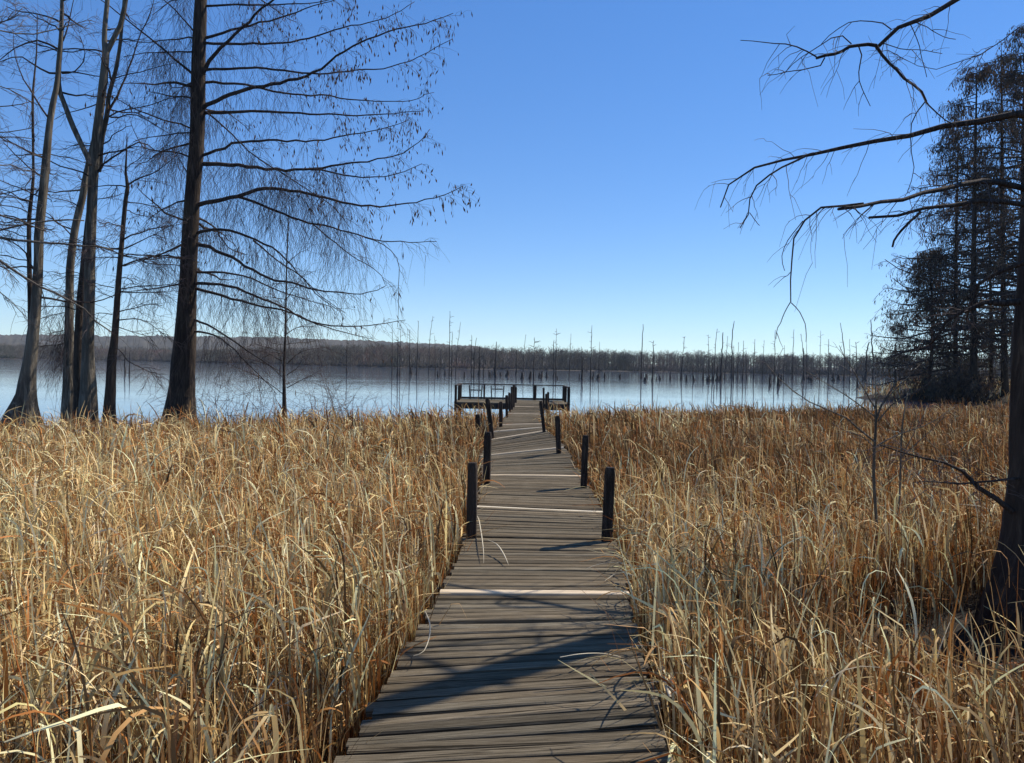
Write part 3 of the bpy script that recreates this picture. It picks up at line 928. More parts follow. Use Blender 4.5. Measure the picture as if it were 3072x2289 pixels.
# --- tall twin-stemmed grey tree
BR = dict(per_m=4.5, n2=4, L=.75, L2=.4, droop=.1, up=.2, fwd=.8, r=.005)
D3 = 20.5
t3 = [trunk_px([(262, 1290), (265, 1200), (265, 1100), (265, 1024), (269, 854), (273, 685), (279, 550), (288, 424), (301, 318), (313, 212), (318, 157), (313, 106), (322, 0), (330, -150), (330, -400)],
               [66, 52, 38, 33, 30, 29, 27, 25, 24, 22, 20, 14, 13, 11, 4], D3, 50),
      trunk_px([(317, 165), (324, 150), (345, 108), (360, 80), (377, 0), (392, -130), (400, -380)], [14, 15, 14, 14, 13, 10, 4], D3, 18, flute_k=0),
      trunk_px([(270, 495), (262, 470), (240, 425), (216, 373), (195, 315), (178, 271), (175, 212), (184, 100), (186, 0), (190, -150), (188, -350)], [14, 15, 15, 15, 14, 14, 15, 12, 10, 8, 3], D3 - .3, 30, flute_k=0),
      trunk_px([(296, 515), (301, 490), (305, 420), (322, 339), (326, 290), (345, 220), (358, 150), (365, 85), (372, 0), (378, -160)], [14, 14, 14, 14, 12, 11, 10, 9, 8, 3], D3 + .5, 26, flute_k=0)]
gt = make_tree('bare_tree', 'tall grey tree splitting into several upright stems, left of the big dark cypress', 'tree', (t3[0][0][0, 0], D3, 0), t3, M_BARK_G, GRP_L)
for pts, wp, sl_ in ((([(322, 339), (356, 284), (381, 220), (398, 170), (424, 93), (453, 34), (470, -40)]), 8, .2),
                     (z1([(690, 1220), (760, 1140), (830, 1090), (990, 1000), (1100, 1060), (1240, 1080)]), 7, -.2),
                     (z1([(440, 520), (520, 510), (590, 440), (600, 350), (560, 250)]), 5, -.3), (z1([(420, 520), (360, 520), (290, 490), (180, 415), (100, 410), (0, 435), (-120, 480)]), 7, .1),
                     (z1([(425, 355), (370, 330), (300, 285), (210, 295), (100, 345), (0, 420), (-90, 500)]), 7, -.1),
                     (z1([(430, 360), (520, 370), (600, 350), (720, 390)]), 4, .2), (z1([(445, 290), (480, 190), (520, 0), (540, -80)]), 5, .1),
                     (z1([(680, 740), (560, 780), (470, 800), (385, 845)]), 4, .2), (z1([(800, 560), (900, 525), (1000, 510), (1130, 470), (1250, 445)]), 4, -.1),
                     (z1([(780, 830), (840, 830), (920, 805), (1000, 830), (1120, 900), (1200, 950)]), 5, .3), (z1([(640, 1150), (660, 1030), (560, 1015), (460, 1060)]), 3, .2)):
    add_branch(gt, px_line(pts, D3, sl_), wp / F * D3 / 2, .007, BR)
side_limbs(gt, t3[0][0], 6, 14, 12, 2.6, 0, 3.0, .45, .035, BR)
side_limbs(gt, t3[2][0], 8, 14, 8, 2.2, 2.5, 1.2, .45, .03, BR)
side_limbs(gt, t3[3][0], 8, 13, 7, 2.0, .3, 1.2, .45, .03, BR)

# --- the two stems close behind it
D2 = 22.5
t2 = [trunk_px([(206, 1280), (208, 1193), (208, 1024), (208, 897), (212, 791), (225, 685), (246, 600), (254, 551), (262, 508), (271, 455), (280, 400)], [44, 38, 27, 23, 22, 21, 20, 19, 17, 10, 3], D2, 40)]
o = make_tree('bare_tree', 'slim curved tree just left of the tall grey tree, bending behind it', 'tree', (t2[0][0][0, 0], D2, 0), t2, M_BARK_G, GRP_L)
add_branch(o, px_line(z1([(590, 1345), (480, 1355), (340, 1358), (250, 1340)]), D2, .1), .03, .01, BR, M_PALE)
side_limbs(o, t2[0][0], 4, 10, 9, 2.0, 2.6, 1.6, .3, .03, BR)
side_limbs(o, t2[0][0], 2.6, 4.8, 8, 1.1, 2.9, .6, .1, .015, dict(BR, per_m=9, n2=6, hang=25, hangL=1.0, L=.5))
D2b = 21.6
t2b = [trunk_px([(238, 1280), (238, 1193), (236, 1024), (243, 897), (252, 791), (262, 690), (270, 600), (277, 500)], [40, 33, 26, 23, 20, 17, 13, 6], D2b, 32)]
o = make_tree('bare_tree', 'leaning reddish brown stem squeezed against the tall grey tree', 'tree', (t2b[0][0][0, 0], D2b, 0), t2b, M_BARK, GRP_L)
side_limbs(o, t2b[0][0], 3, 7, 5, 1.5, 2.6, 1.8, .2, .02, BR)

# --- leftmost leaning tree with the swollen foot
D1 = 18.0
t1 = [trunk_px([(62, 1300), (68, 1235), (76, 1193), (84, 1120), (91, 1066), (106, 939), (114, 812), (117, 706), (127, 600), (136, 508), (146, 400), (157, 318), (170, 254), (178, 170), (186, 60), (190, -150)],
               [130, 88, 58, 42, 36, 29, 26, 25, 24, 23, 19, 17, 14, 12, 9, 4], D1, 50, flute_k=.3)]
o = make_tree('bare_tree', 'leaning mossy tree with a swollen foot, nearest the left edge', 'tree', (t1[0][0][0, 0], D1, 0), t1, M_BARK_G, GRP_L)
for pts, wp, sl_ in ((z1([(350, 845), (300, 770), (240, 680), (170, 560), (130, 480), (100, 360), (95, 240)]), 7, .2), (z3([(240, 490), (200, 430), (180, 370), (100, 300), (0, 270), (-100, 260)]), 7, -.2),
                     (z3([(225, 190), (150, 140), (80, 115), (0, 110), (-90, 130)]), 7, .1), (z3([(280, 600), (310, 680), (330, 800)]), 4, .2)):
    add_branch(o, px_line(pts, D1, sl_), wp / F * D1 / 2, .006, BR)
side_limbs(o, t1[0][0], 3.5, 11, 12, 1.9, math.pi, 1.4, .25, .03, BR)
D0 = 18.8
t0 = [trunk_px([(86, 1270), (92, 1000), (88, 800), (87, 690), (89, 635), (98, 560), (100, 500), (98, 300), (103, 230), (110, 150), (112, 40)], [20, 16, 13, 12, 11, 9, 7, 7, 5, 4, 2], D0, 36, flute_k=0)]
o = make_tree('bare_tree', 'thin straight pole of a young tree beside the leaning mossy tree', 'tree', (t0[0][0][0, 0], D0, 0), t0, M_BARK, GRP_L)
side_limbs(o, t0[0][0], 4.5, 10, 14, 1.6, math.pi, 1.5, .25, .016, dict(BR, L=.5))

# --- slim dark tree between the grey tree and the big cypress
D4 = 19.5
t4 = [trunk_px([(328, 1290), (330, 1205), (335, 1087), (343, 1024), (352, 897), (360, 791), (369, 685), (377, 600), (383, 559), (377, 517), (380, 450), (381, 400)], [44, 32, 26, 22, 17, 15, 13, 12, 11, 7, 4, 2], D4, 40)]
o = make_tree('bare_tree', 'slim dark tree with flat spreading branches between grey tree and big cypress', 'tree', (t4[0][0][0, 0], D4, 0), t4, M_BARK, GRP_L)
HZ = dict(per_m=6, n2=5, L=.7, L2=.4, droop=.2, up=.05, fwd=.9)
for pts, wp, sl_ in ((z1([(905, 1310), (960, 1270), (1080, 1230), (1180, 1160), (1260, 1090)]), 6, -.2), (z3([(865, 285), (950, 240), (1100, 200), (1230, 180), (1330, 160)]), 6, .2),
                     (z3([(880, 345), (1000, 290), (1150, 210), (1200, 180)]), 5, -.2), (z3([(870, 465), (1000, 420), (1150, 380), (1280, 310)]), 6, -.35),
                     (z3([(850, 350), (720, 340), (600, 300), (400, 310)]), 4, .3), (z3([(850, 410), (720, 405), (600, 430)]), 4, -.2), (z3([(860, 630), (1000, 610), (1200, 600), (1290, 560)]), 4, .2),
                     (z3([(850, 650), (1000, 655), (1200, 650)]), 4, -.3), (z3([(845, 790), (950, 765), (1050, 740), (1150, 745)]), 4, .2), (z3([(845, 850), (980, 840), (1080, 890), (1170, 960)]), 4, -.2),
                     (z3([(805, 620), (690, 595), (600, 560)]), 3, .2), (z3([(800, 690), (690, 645)]), 3, -.2), (z3([(795, 810), (700, 800), (640, 830)]), 3, .1),
                     (z3([(835, 900), (960, 940), (1070, 970)]), 3, .2), (z1([(895, 1300), (890, 1200), (990, 1120), (1040, 1070)]), 3, .1)):
    add_branch(o, px_line(pts, D4, sl_), wp / F * D4 / 2, .006, HZ)
side_limbs(o, t4[0][0], 2.6, 7, 12, 2.2, 0, 3, .05, .02, HZ)

# --- small bare cypress between the big cypress and the boardwalk
D6 = 24.0
t6 = [trunk_px([(854, 1290), (853, 1201), (852, 1110), (856, 1000), (858, 900), (860, 790), (864, 690), (868, 620)], [20, 12, 8, 6, 5, 4, 3, 2], D6, 30, flute_k=0)]
o = make_tree('sapling', 'small bare reddish sapling at the reed edge right of the big cypress', 'tree', (t6[0][0][0, 0], D6, 0), t6, M_BARK, None)
SP = dict(per_m=6, n2=4, L=.7, L2=.4, droop=.05, up=.1, fwd=1.0, r=.005)
for pts, sl_ in ((z4([(850, 1160), (930, 1090), (1000, 1060), (1150, 1040)]), .2), (z4([(850, 1240), (930, 1180), (970, 1090)]), -.2), (z4([(850, 1330), (960, 1270), (1100, 1200)]), .3),
                 (z4([(820, 1140), (700, 1080), (560, 1060)]), .2), (z4([(815, 1250), (700, 1160), (480, 1100)]), -.2), (z4([(830, 1380), (700, 1280), (560, 1210), (400, 1150)]), .1),
                 (z4([(845, 950), (940, 900), (1050, 900)]), .2), (z4([(845, 820), (780, 740), (700, 690)]), .1), (z4([(850, 700), (950, 560), (1000, 500)]), -.1), (z4([(855, 450), (930, 380), (1000, 350)]), .2)):
    add_branch(o, px_line(pts, D6, sl_), .016, .005, SP)
side_limbs(o, t6[0][0], 1.6, 5.5, 12, 1.5, 0, 3, .2, .012, SP)

# --- tree just outside the left edge whose long limbs cross in front of the trunks
D7 = 14.0
t7 = [trunk_px([(-210, 1420), (-190, 1200), (-170, 900), (-160, 600), (-150, 300), (-140, 0), (-140, -400)], [90, 60, 50, 46, 40, 34, 12], D7, 40)]
o = make_tree('bare_tree', 'tree rooted beyond the left edge sending long bare limbs across the leaning tree', 'tree', (t7[0][0][0, 0], D7, 0), t7, M_BARK_G, GRP_L)
FL = dict(per_m=5, n2=4, L=.55, L2=.3, droop=.2, up=.05, fwd=1.0, r=.005)
for pts, wp, sl_ in ((z3([(-390, 240), (-150, 250), (0, 260), (200, 290), (400, 310), (560, 320), (700, 330), (800, 350)]), 9, .15), (z3([(-390, 300), (-150, 360), (0, 430), (150, 530), (300, 620), (450, 690), (570, 760), (680, 850), (780, 930)]), 9, .2),
                     (z3([(-390, 150), (-100, 190), (0, 210), (150, 180), (300, 150), (450, 140), (600, 145)]), 6, .3), (z3([(-390, 380), (-200, 420), (0, 450), (130, 580)]), 5, -.1),
                     (z3([(-380, 500), (-150, 560), (0, 650), (100, 740), (190, 830)]), 4, .1), (z1([(-380, 980), (-100, 990), (0, 965), (120, 970), (230, 985)]), 4, .2),
                     (z1([(-380, 900), (-150, 930), (0, 940), (120, 925), (230, 905)]), 4, .1), (z1([(-380, 700), (-150, 750), (0, 755), (140, 740), (230, 715)]), 4, .2),
                     (z1([(-350, 560), (-100, 590), (0, 610), (120, 660), (220, 720)]), 3, -.1), (z1([(-340, 200), (-100, 190), (0, 160), (90, 120), (160, 60)]), 5, .1),
                     (z1([(-380, 1380), (-100, 1390), (0, 1395), (90, 1400), (220, 1420)]), 5, .2), (z1([(-380, 1500), (-100, 1500), (0, 1530), (100, 1540), (200, 1590), (330, 1640)]), 6, .2)):
    add_branch(o, px_line(pts, D7, sl_), wp / F * D7 / 2 * 1.25, .012 if wp > 5 else .007, FL, M_PALE, M_TWIGP if wp in (3, 5) else None)

side_limbs(o, t7[0][0], 5.5, 10.5, 9, 2.0, 0.1, .6, .35, .018, dict(FL, per_m=7, n2=6, L=.7, up=.25), M_PALE, M_TWIGP, taper=.1)

# --- near dark tree on the right edge
DR = 6.7
tr = [trunk_px([(3115, 1990), (3114, 1930), (3114, 1839), (3112, 1779), (3112, 1700), (3114, 1629), (3114, 1521), (3116, 1420), (3116, 1300), (3116, 1100), (3120, 900), (3128, 700), (3156, 400), (3190, 100), (3225, -300), (3260, -900), (3290, -1700)],
               [400, 360, 320, 262, 222, 192, 176, 158, 150, 140, 128, 118, 108, 98, 86, 64, 24], DR, 60, flute_k=.13, back=.05)]
near = make_tree('cypress_tree', 'near black trunk with a flared foot at the right edge, limbs hanging over the reeds', 'tree', (tr[0][0][0, 0], DR, 0), tr, M_BARK)


def zr(pts): return [(2100 + x / 2.2027, y / 2.2027) for x, y in pts]


NT = dict(per_m=7.5, n2=1, L=.42, L2=.22, droop=.35, up=-.05, fwd=.55, r=.0032)
for pts, w0, w1, sl_, tw in (
        (zr([(2500, -420), (2100, -220), (1700, -10), (1600, 50), (1500, 100), (1390, 140), (1270, 200), (1220, 250), (1165, 300)]), 22, 11, .2, dict(NT, lo=.5)),
        (zr([(1165, 300), (1100, 300), (1010, 298), (950, 335), (880, 362), (770, 378)]), 11, 8, -.1, NT), (zr([(770, 375), (700, 335), (600, 295), (500, 290), (400, 275), (270, 262)]), 5, 2, .1, dict(NT, L=.3)),
        (zr([(1000, 290), (955, 240), (870, 250), (780, 310), (640, 400), (560, 480)]), 4, 2, -.2, dict(NT, L=.25)), (zr([(825, 380), (800, 430), (700, 455), (600, 470), (450, 500)]), 4, 2, .2, dict(NT, L=.3)),
        (zr([(1265, 195), (1210, 155), (1100, 140), (1000, 140), (930, 180), (860, 230), (800, 290)]), 4, 2, .2, dict(NT, L=.2, per_m=4)), (zr([(1050, 310), (1070, 380), (1050, 460), (1060, 560), (1125, 700)]), 4, 2, -.2, dict(NT, L=.2, per_m=4)),
        (zr([(1165, 305), (1220, 380), (1270, 430), (1330, 490), (1370, 540), (1470, 605), (1492, 670)]), 10, 7, -.2, NT), (zr([(1492, 670), (1560, 745), (1620, 790), (1690, 825)]), 5, 3, -.1, dict(NT, L=.3)),
        (zr([(1490, 670), (1420, 760), (1395, 840), (1393, 980), (1415, 1130), (1365, 1280)]), 4, 2, -.3, dict(NT, L=.2, per_m=3)), (zr([(1390, 160), (1440, 270), (1465, 380), (1500, 510)]), 3, 2, .2, dict(NT, L=.2, per_m=4)),
        (zr([(1210, 285), (1330, 325), (1450, 330), (1600, 355)]), 3, 2, .3, dict(NT, L=.25, per_m=4)), (zr([(1420, 145), (1500, 180), (1600, 240), (1690, 260)]), 3, 2, .3, dict(NT, L=.25, per_m=4)),
        (zr([(2330, 760), (2141, 752), (2000, 765), (1850, 800), (1700, 832), (1600, 850), (1450, 885), (1330, 905), (1230, 930), (1100, 948), (950, 970), (850, 1000), (720, 1022), (580, 1050), (450, 1090), (330, 1125), (230, 1180), (150, 1250), (125, 1310), (137, 1385)]), 25, 4, .4, dict(NT, lo=.3)),
        (zr([(720, 1020), (640, 1055), (560, 1100), (470, 1150), (355, 1240), (335, 1320), (327, 1405), (268, 1505)]), 7, 3, -.25, dict(NT, L=.4)), (zr([(327, 1405), (360, 1450), (392, 1490)]), 2.5, 2, -.25, dict(NT, per_m=0)),
        (zr([(2350, 1330), (2250, 1290), (2141, 1260), (2000, 1215), (1850, 1200), (1700, 1212), (1600, 1245), (1450, 1280), (1300, 1310), (1080, 1345), (1000, 1380), (920, 1398)]), 22, 8, -.71, dict(NT, lo=.25)),
        (zr([(1080, 1345), (900, 1365), (750, 1385), (700, 1450), (640, 1530), (610, 1620), (607, 1740), (600, 1850), (602, 1990)]), 8, 3.5, .05, dict(NT, L=.35)),
        (zr([(602, 1990), (560, 2060), (535, 2130), (510, 2170), (500, 2240)]), 3, 2, .1, dict(NT, per_m=3, L=.2)), (zr([(602, 2000), (650, 2050), (690, 2120), (700, 2180), (703, 2260)]), 3, 2, -.1, dict(NT, per_m=0)),
        (zr([(680, 1460), (600, 1560), (555, 1640), (540, 1720), (560, 1790)]), 3, 2, .2, dict(NT, per_m=2, L=.2)),
        (zr([(2350, 1390), (2141, 1345), (2000, 1322), (1850, 1322), (1650, 1350), (1480, 1380), (1400, 1415), (1250, 1430), (1130, 1435)]), 18, 7, -.15, dict(NT, lo=.35)),
        (zr([(1460, 1400), (1370, 1480), (1310, 1540), (1285, 1590), (1265, 1632)]), 9, 6, .2, dict(NT, L=.2, per_m=4)),
        ([(3060, 905), (3010, 906), (2960, 905), (2915, 922), (2870, 945), (2838, 970), (2790, 1040)], 22, 5, .25, dict(NT, lo=.4)),
        ([(3090, 780), (3030, 800), (2978, 823), (2940, 850), (2915, 905), (2900, 960)], 16, 5, .4, dict(NT, lo=.3)),
        ([(3036, 1535), (3015, 1522), (2980, 1490), (2939, 1462), (2897, 1426), (2849, 1396), (2771, 1375), (2640, 1339)], 18, 3, -.15, dict(NT, L=.5, per_m=12, n2=4, droop=.1)),
        ([(3060, 1435), (3000, 1440), (2945, 1447), (2880, 1450), (2800, 1446), (2740, 1445)], 9, 3, -.3, dict(NT, L=.4, per_m=9, n2=3, droop=.1)),
        ([(3060, 80), (2950, 160), (2860, 190), (2790, 210), (2720, 180), (2660, 150)], 3, 1.5, .6, dict(NT, L=.35, per_m=10, n2=3, droop=.0))):
    add_branch(near, px_line(pts, DR + (.45 if sl_ == -.71 else 0), sl_), w0 / F * DR / 2, w1 / F * DR / 2, tw)
side_limbs(near, tr[0][0], 9.5, 13, 9, 3.0, 0.2, .9, .15, .06, dict(NT, per_m=4), taper=.3)


# --- far cypress stand on the bank to the right
def stand_tree(label, xpx, ypx, topy, d, wpx, rmax, nb, tuft_d, low=.12, seed=0, group='cypress stand on the far right bank'):
    base = at(xpx, ypx, d); top_ = at(xpx + RNG.normal(0, 8), topy, d)
    Ht = top_[2] - base[2]
    t = empty('cypress_tree', tuple(base), label, 'tree', group)
    n = 24
    P = smooth_line(np.array([base - np.array((0, 0, .6)), base * .6 + top_ * .4 + np.r_[RNG.normal(0, .25, 2), 0], top_]), n)
    tt = np.linspace(0, 1, n)
    R = wpx / F * d / 2 * ((1 - tt) ** .75 * .95 + .04 + .5 * np.exp(-tt * 22))
    g = Geo(); tube(g, P, R, 10, .12 * np.exp(-tt * 12)); g.build('trunk', M_BARK, t)
    S_, T_, th, _ = on_lines(P[None], nb, low, .99, .85)
    az = RNG.uniform(0, 6.283, nb)
    D = np.stack([np.cos(az), np.sin(az), RNG.normal(.08, .12, nb)], 1)
    L = rmax * (1 - th ** 1.6 * .86) * RNG.uniform(.5, 1.2, nb)
    B = strands(S_, nrm(D), L, 7, RNG.uniform(.05, .3, nb), .03)
    B[:, 4:, 2] += (np.linspace(.2, 1, 3) ** 2)[None] * (L * .12)[:, None]
    g = Geo()
    batch_tubes(g, B, (.012 + .011 * L)[:, None] * np.linspace(1.2, .35, 7)[None], 4)
    m = 14
    S2, T2, t2, _ = on_lines(B, m, .2, 1)
    L2 = np.repeat(L, m) * .22 * RNG.uniform(.4, 1.3, len(S2)) + .15
    B2 = strands(S2, nrm(T2 * .7 + sideways(T2, len(S2)) * .9), L2, 4, RNG.uniform(.1, .6, len(S2)), .05)
    batch_tubes(g, B2, np.full((len(S2), 4), .012), 3)
    S3, T3, t3_, _ = on_lines(B2, 2, .2, 1)
    B3 = strands(S3, nrm(T3 * .6 + sideways(T3, len(S3)) * .8 + np.array((0, 0, -.3))), RNG.uniform(.2, .7, len(S3)), 3, np.full(len(S3), .4), .05)
    batch_tubes(g, B3, np.full((len(S3), 3), .009), 3)
    cr = g.build('crown', M_BUSH, t)
    g = Geo()
    q = RNG.random(len(B3)) < tuft_d
    tufts(g, np.concatenate([B3[q][:, -1], B3[q][:, 1]]), .32, .075)
    if q.sum():
        lv = g.build('dead_leaves', M_TUFTF, t); lv.parent = cr; lv.location = (0, 0, 0)
    return t


stand_tree('lower bushy cypress with rusty leaves at the lakeward end of the stand', 2779, 1190, 740, 68, 14, 5.2, 95, 1.0)
stand_tree('slender middle-height cypress just inside the lakeward end of the stand', 2868, 1195, 330, 66, 15, 6.6, 115, .8)
stand_tree('tallest straight cypress in the middle of the far right stand', 2923, 1198, 185, 63, 22, 7.2, 125, .8)
stand_tree('thin bowed cypress low between the two thick trunks of the stand', 2975, 1192, 560, 70, 13, 4.5, 80, .5)
stand_tree('thick trunked cypress of the stand just left of the near black trunk', 3016, 1200, 120, 64, 20, 7.2, 120, .8)
stand_tree('cypress of the stand half hidden behind the near black trunk', 3075, 1205, 60, 60, 22, 7.6, 120, .8)
stand_tree('outermost cypress of the stand beyond the right edge', 3170, 1210, 20, 58, 24, 7.0, 110, .5)
stand_tree('small bare cypress standing in the water beside the grassy bank', 2692, 1150, 968, 98, 6, 4.6, 42, 0, .25, group=None)


def bush(name, label, px_, py_, d, wid, hgt, n, leaves=True, th=1.0):
    base = at(px_, py_, d)
    P = np.stack([base[0] + RNG.normal(0, wid * .28, n), base[1] + RNG.normal(0, wid * .25, n), np.full(n, .1)], 1)
    dd = nrm(np.stack([RNG.normal(0, .4, n), RNG.normal(0, .4, n), np.ones(n)], 1))
    B = strands(P, dd, hgt * RNG.uniform(.45, 1.1, n), 6, RNG.uniform(0, .3, n), .04)
    g = Geo(); batch_tubes(g, B, np.tile(np.linspace(.035, .012, 6) * th, (n, 1)), 3)
    S2, T2, _, _ = on_lines(B, 9, .2, 1)
    B2 = strands(S2, nrm(T2 * .5 + sideways(T2, len(S2))), RNG.uniform(.3, 1.0, len(S2)), 3, np.full(len(S2), .1), .05)
    batch_tubes(g, B2, np.full((len(S2), 3), .013 * th), 3)
    S3, T3, _, _ = on_lines(B2, 2, .3, 1)
    t_ = empty(name, tuple(base), label, 'bush')
    st = g.build('stems', M_BUSH if leaves else M_TWIG, t_)
    if leaves: g = Geo(); tufts(g, S3, .3, .14); g.build('leaves', M_TUFTF, t_)
    return t_


bush('bush', 'dark tangled bush under the tall cypresses of the stand', 2880, 1185, 63, 3.4, 3.4, 130)
bush('bush', 'low reddish thicket left of the dark bush, beside the grassy bank', 2815, 1180, 66, 2.2, 2.2, 90)

bush('bush', 'bare grey brush at the water edge right of the small sapling', 1005, 1205, 27, 2.6, 2.5, 34, False, .3)
bush('bush', 'bare thin brush standing just right of the big cypress foot', 690, 1212, 25, 2.8, 2.4, 34, False, .3)

# --- two thin saplings standing in the reeds on the right
DS = 7.4


def zs(pts): return [(2300 + x / 2.36, 700 + y / 2.36) for x, y in pts]


ts = [trunk_px([(2629, 1880), (2627, 1780), (2630, 1600), (2621, 1420), (2626, 1310), (2628, 1230), (2626, 1128)], [11, 10, 9, 9, 8, 6, 2], DS, 30, flute_k=0)]
sap = make_tree('sapling', 'bare sapling with long spreading whips standing in the right-hand reeds', 'sapling', (ts[0][0][0, 0], DS, 0), ts, M_BARK_G)
SB = dict(per_m=5, n2=2, L=.24, L2=.12, droop=.0, up=.25, fwd=1.0, r=.0025)
for pts, wp, sl_ in ((zs([(772, 1480), (660, 1390), (560, 1310), (430, 1250), (300, 1190), (130, 1070), (20, 950), (-10, 915)]), 7, -.1), (zs([(772, 1300), (690, 1240), (600, 1170), (400, 1050), (260, 965)]), 5, .2),
                     (zs([(770, 1240), (690, 1100), (600, 950), (550, 870), (515, 795)]), 5, -.15), (zs([(780, 1310), (830, 1190), (900, 1080), (1000, 930), (1060, 840), (1110, 745)]), 7, .15),
                     (zs([(790, 1330), (870, 1230), (960, 1170), (1080, 1110), (1140, 1070), (1185, 1015)]), 5, -.2), (zs([(785, 1500), (900, 1440), (1000, 1400), (1150, 1350), (1240, 1290), (1330, 1230)]), 5, .2),
                     (zs([(765, 1520), (680, 1440), (560, 1400), (460, 1340)]), 4, .3), (zs([(770, 1510), (850, 1500), (960, 1530), (1080, 1560)]), 4, -.2), (zs([(790, 1280), (850, 1170), (960, 1060), (1080, 930)]), 4, .3)):
    add_branch(sap, px_line(pts, DS, sl_), wp / F * DS / 2 * .95, .0028, SB, M_PALE)
ts2 = [trunk_px([(2684, 1830), (2687, 1719), (2692, 1600), (2699, 1480), (2705, 1300), (2712, 1240), (2722, 1180)], [7, 6, 6, 6, 5, 4, 1.5], DS + .4, 26, flute_k=0)]
sap2 = make_tree('sapling', 'thinner sapling stem right of the spreading sapling in the reeds', 'sapling', (ts2[0][0][0, 0], DS + .4, 0), ts2, M_BARK_G)
for pts, wp, sl_ in ((zs([(965, 1560), (1010, 1480), (1060, 1380), (1130, 1260)]), 4, .2), (zs([(960, 1580), (1080, 1470), (1180, 1380), (1260, 1290)]), 4, -.2), (zs([(970, 1560), (930, 1450), (880, 1380)]), 3, .1)):
    add_branch(sap2, px_line(pts, DS + .4, sl_), wp / F * DS / 2, .0025, SB, M_PALE)


# ------------------------------------------------------------------ dry reeds
PAL = {
    'pale': [(.74, .63, .37), (.66, .53, .28), (.80, .71, .47), (.58, .47, .24)],
    'tan': [(.40, .25, .11), (.33, .20, .085), (.46, .31, .15)],
    'rust': [(.33, .145, .045), (.26, .105, .034), (.40, .185, .064)],
    'dull': [(.10, .06, .03), (.07, .045, .024), (.15, .098, .052)],
    'olive': [(.38, .295, .15), (.31, .235, .115)],
}


def colours(kinds):
    out = np.empty((len(kinds), 3))
    for k, v in PAL.items():
        q = kinds == k
        c = np.array(v)[RNG.integers(0, len(v), q.sum())]
        out[q] = c * RNG.uniform(.82, 1.15, (q.sum(), 1)) * RNG.normal(1, .03, (q.sum(), 3))
    return np.clip(out * np.array((1.17, 1.075, .93)), .01, .85)


def blades(g, S_, az, th0, bend, t0, t1, L, wd, K, col, tw0=None, twist=1.0, taper=.6):
    """N flat ribbons: start S_, lean th0 from upright towards azimuth az, bending by 'bend' between t0 and t1 of the length."""
    N = len(S_)
    t = np.linspace(0, 1, K)
    q = np.clip((t[None] - t0[:, None]) / np.maximum(t1 - t0, .02)[:, None], 0, 1)
    th = th0[:, None] + bend[:, None] * q * q * (3 - 2 * q)
    azk = az[:, None] + np.cumsum(RNG.normal(0, .07, (N, K)), 1)
    T = np.stack([np.sin(th) * np.cos(azk), np.sin(th) * np.sin(azk), np.cos(th)], -1)
    step = (L / (K - 1))[:, None, None]
    P = S_[:, None] + np.concatenate([np.zeros((N, 1, 3)), np.cumsum((T[:, :-1] + T[:, 1:]) / 2 * step, 1)], 1)
    hz = np.stack([-np.sin(azk), np.cos(azk), np.zeros((N, K))], -1)
    nv = np.cross(T, hz)
    a = (RNG.uniform(-1.2, 1.2, N) if tw0 is None else tw0)[:, None] + t[None] * RNG.normal(0, twist, (N, 1))
    sd = hz * np.cos(a)[..., None] + nv * np.sin(a)[..., None]
    prof = np.minimum(1, t * 4 + .45) * (1 - t ** 1.5 * .94) ** taper
    hw = (wd[:, None] * prof[None] / 2)[..., None]
    P[..., 2] = np.maximum(P[..., 2], .1)
    V = np.stack([P - sd * hw, P + sd * hw], 2)
    n = np.arange(N)[:, None] * K * 2; k = np.arange(K - 1)[None] * 2
    Fc = np.stack([n + k, n + k + 1, n + k + 3, n + k + 2], -1)
    c = np.concatenate([col, np.ones((N, 1))], 1)
    g.add(V.reshape(-1, 3), Fc.reshape(-1, 4), col=np.repeat(c, K * 2, 0))


def scatter(n, y0, y1):
    """n points in the reed bed between two distances, inside the seen wedge and a bit beyond, off the boardwalk"""
    out = []
    got = 0
    while got < n:
        m = int(n * 1.6) + 50
        y = np.sqrt(RNG.uniform(max(y0, 0.0) ** 2 if y0 > 0 else 0, y1 ** 2, m))
        x = RNG.uniform(-1, 1, m) * (.74 * y + 1.6)
        if y0 <= 0: y = RNG.uniform(y0, y1, m); x = RNG.uniform(-1, 1, m) * (.74 * np.abs(y) + 2.2)
        L, R = deck_edge(y)
        ok = (y < reed_edge(x) - .3 + .5 * vnoise(x, y, 2.0, 4)) & ((x < L[:, 0] - .05) | (x > R[:, 0] + .05))
        ok &= (RNG.random(m) < np.clip(((x - 3.35) / .8) ** 2 + ((y - 5.0) / .75) ** 2, .3, 1))
        hx, hy = x - 3.5, y - 6.0
        hollow = ((hx * .857 + hy * .515) / 1.7) ** 2 + ((hy * .857 - hx * .515) / .72) ** 2
        ok &= ((x - P_NEAR[0]) ** 2 + (y - P_NEAR[1]) ** 2 > .5) & (RNG.random(m) < np.clip(.07 + (hollow - .6) * 1.2, .09, 1))
        clump = vnoise(x, y, 3.2, 21) + .5 * vnoise(x, y, 7.0, 22)
        ok &= RNG.random(m) < np.clip(.72 + .38 * clump, .12, 1)
        out.append(np.stack([x[ok], y[ok]], 1)); got += ok.sum()
    return np.concatenate(out)[:n]


P_NEAR = (tr[0][0][0, 0], DR)


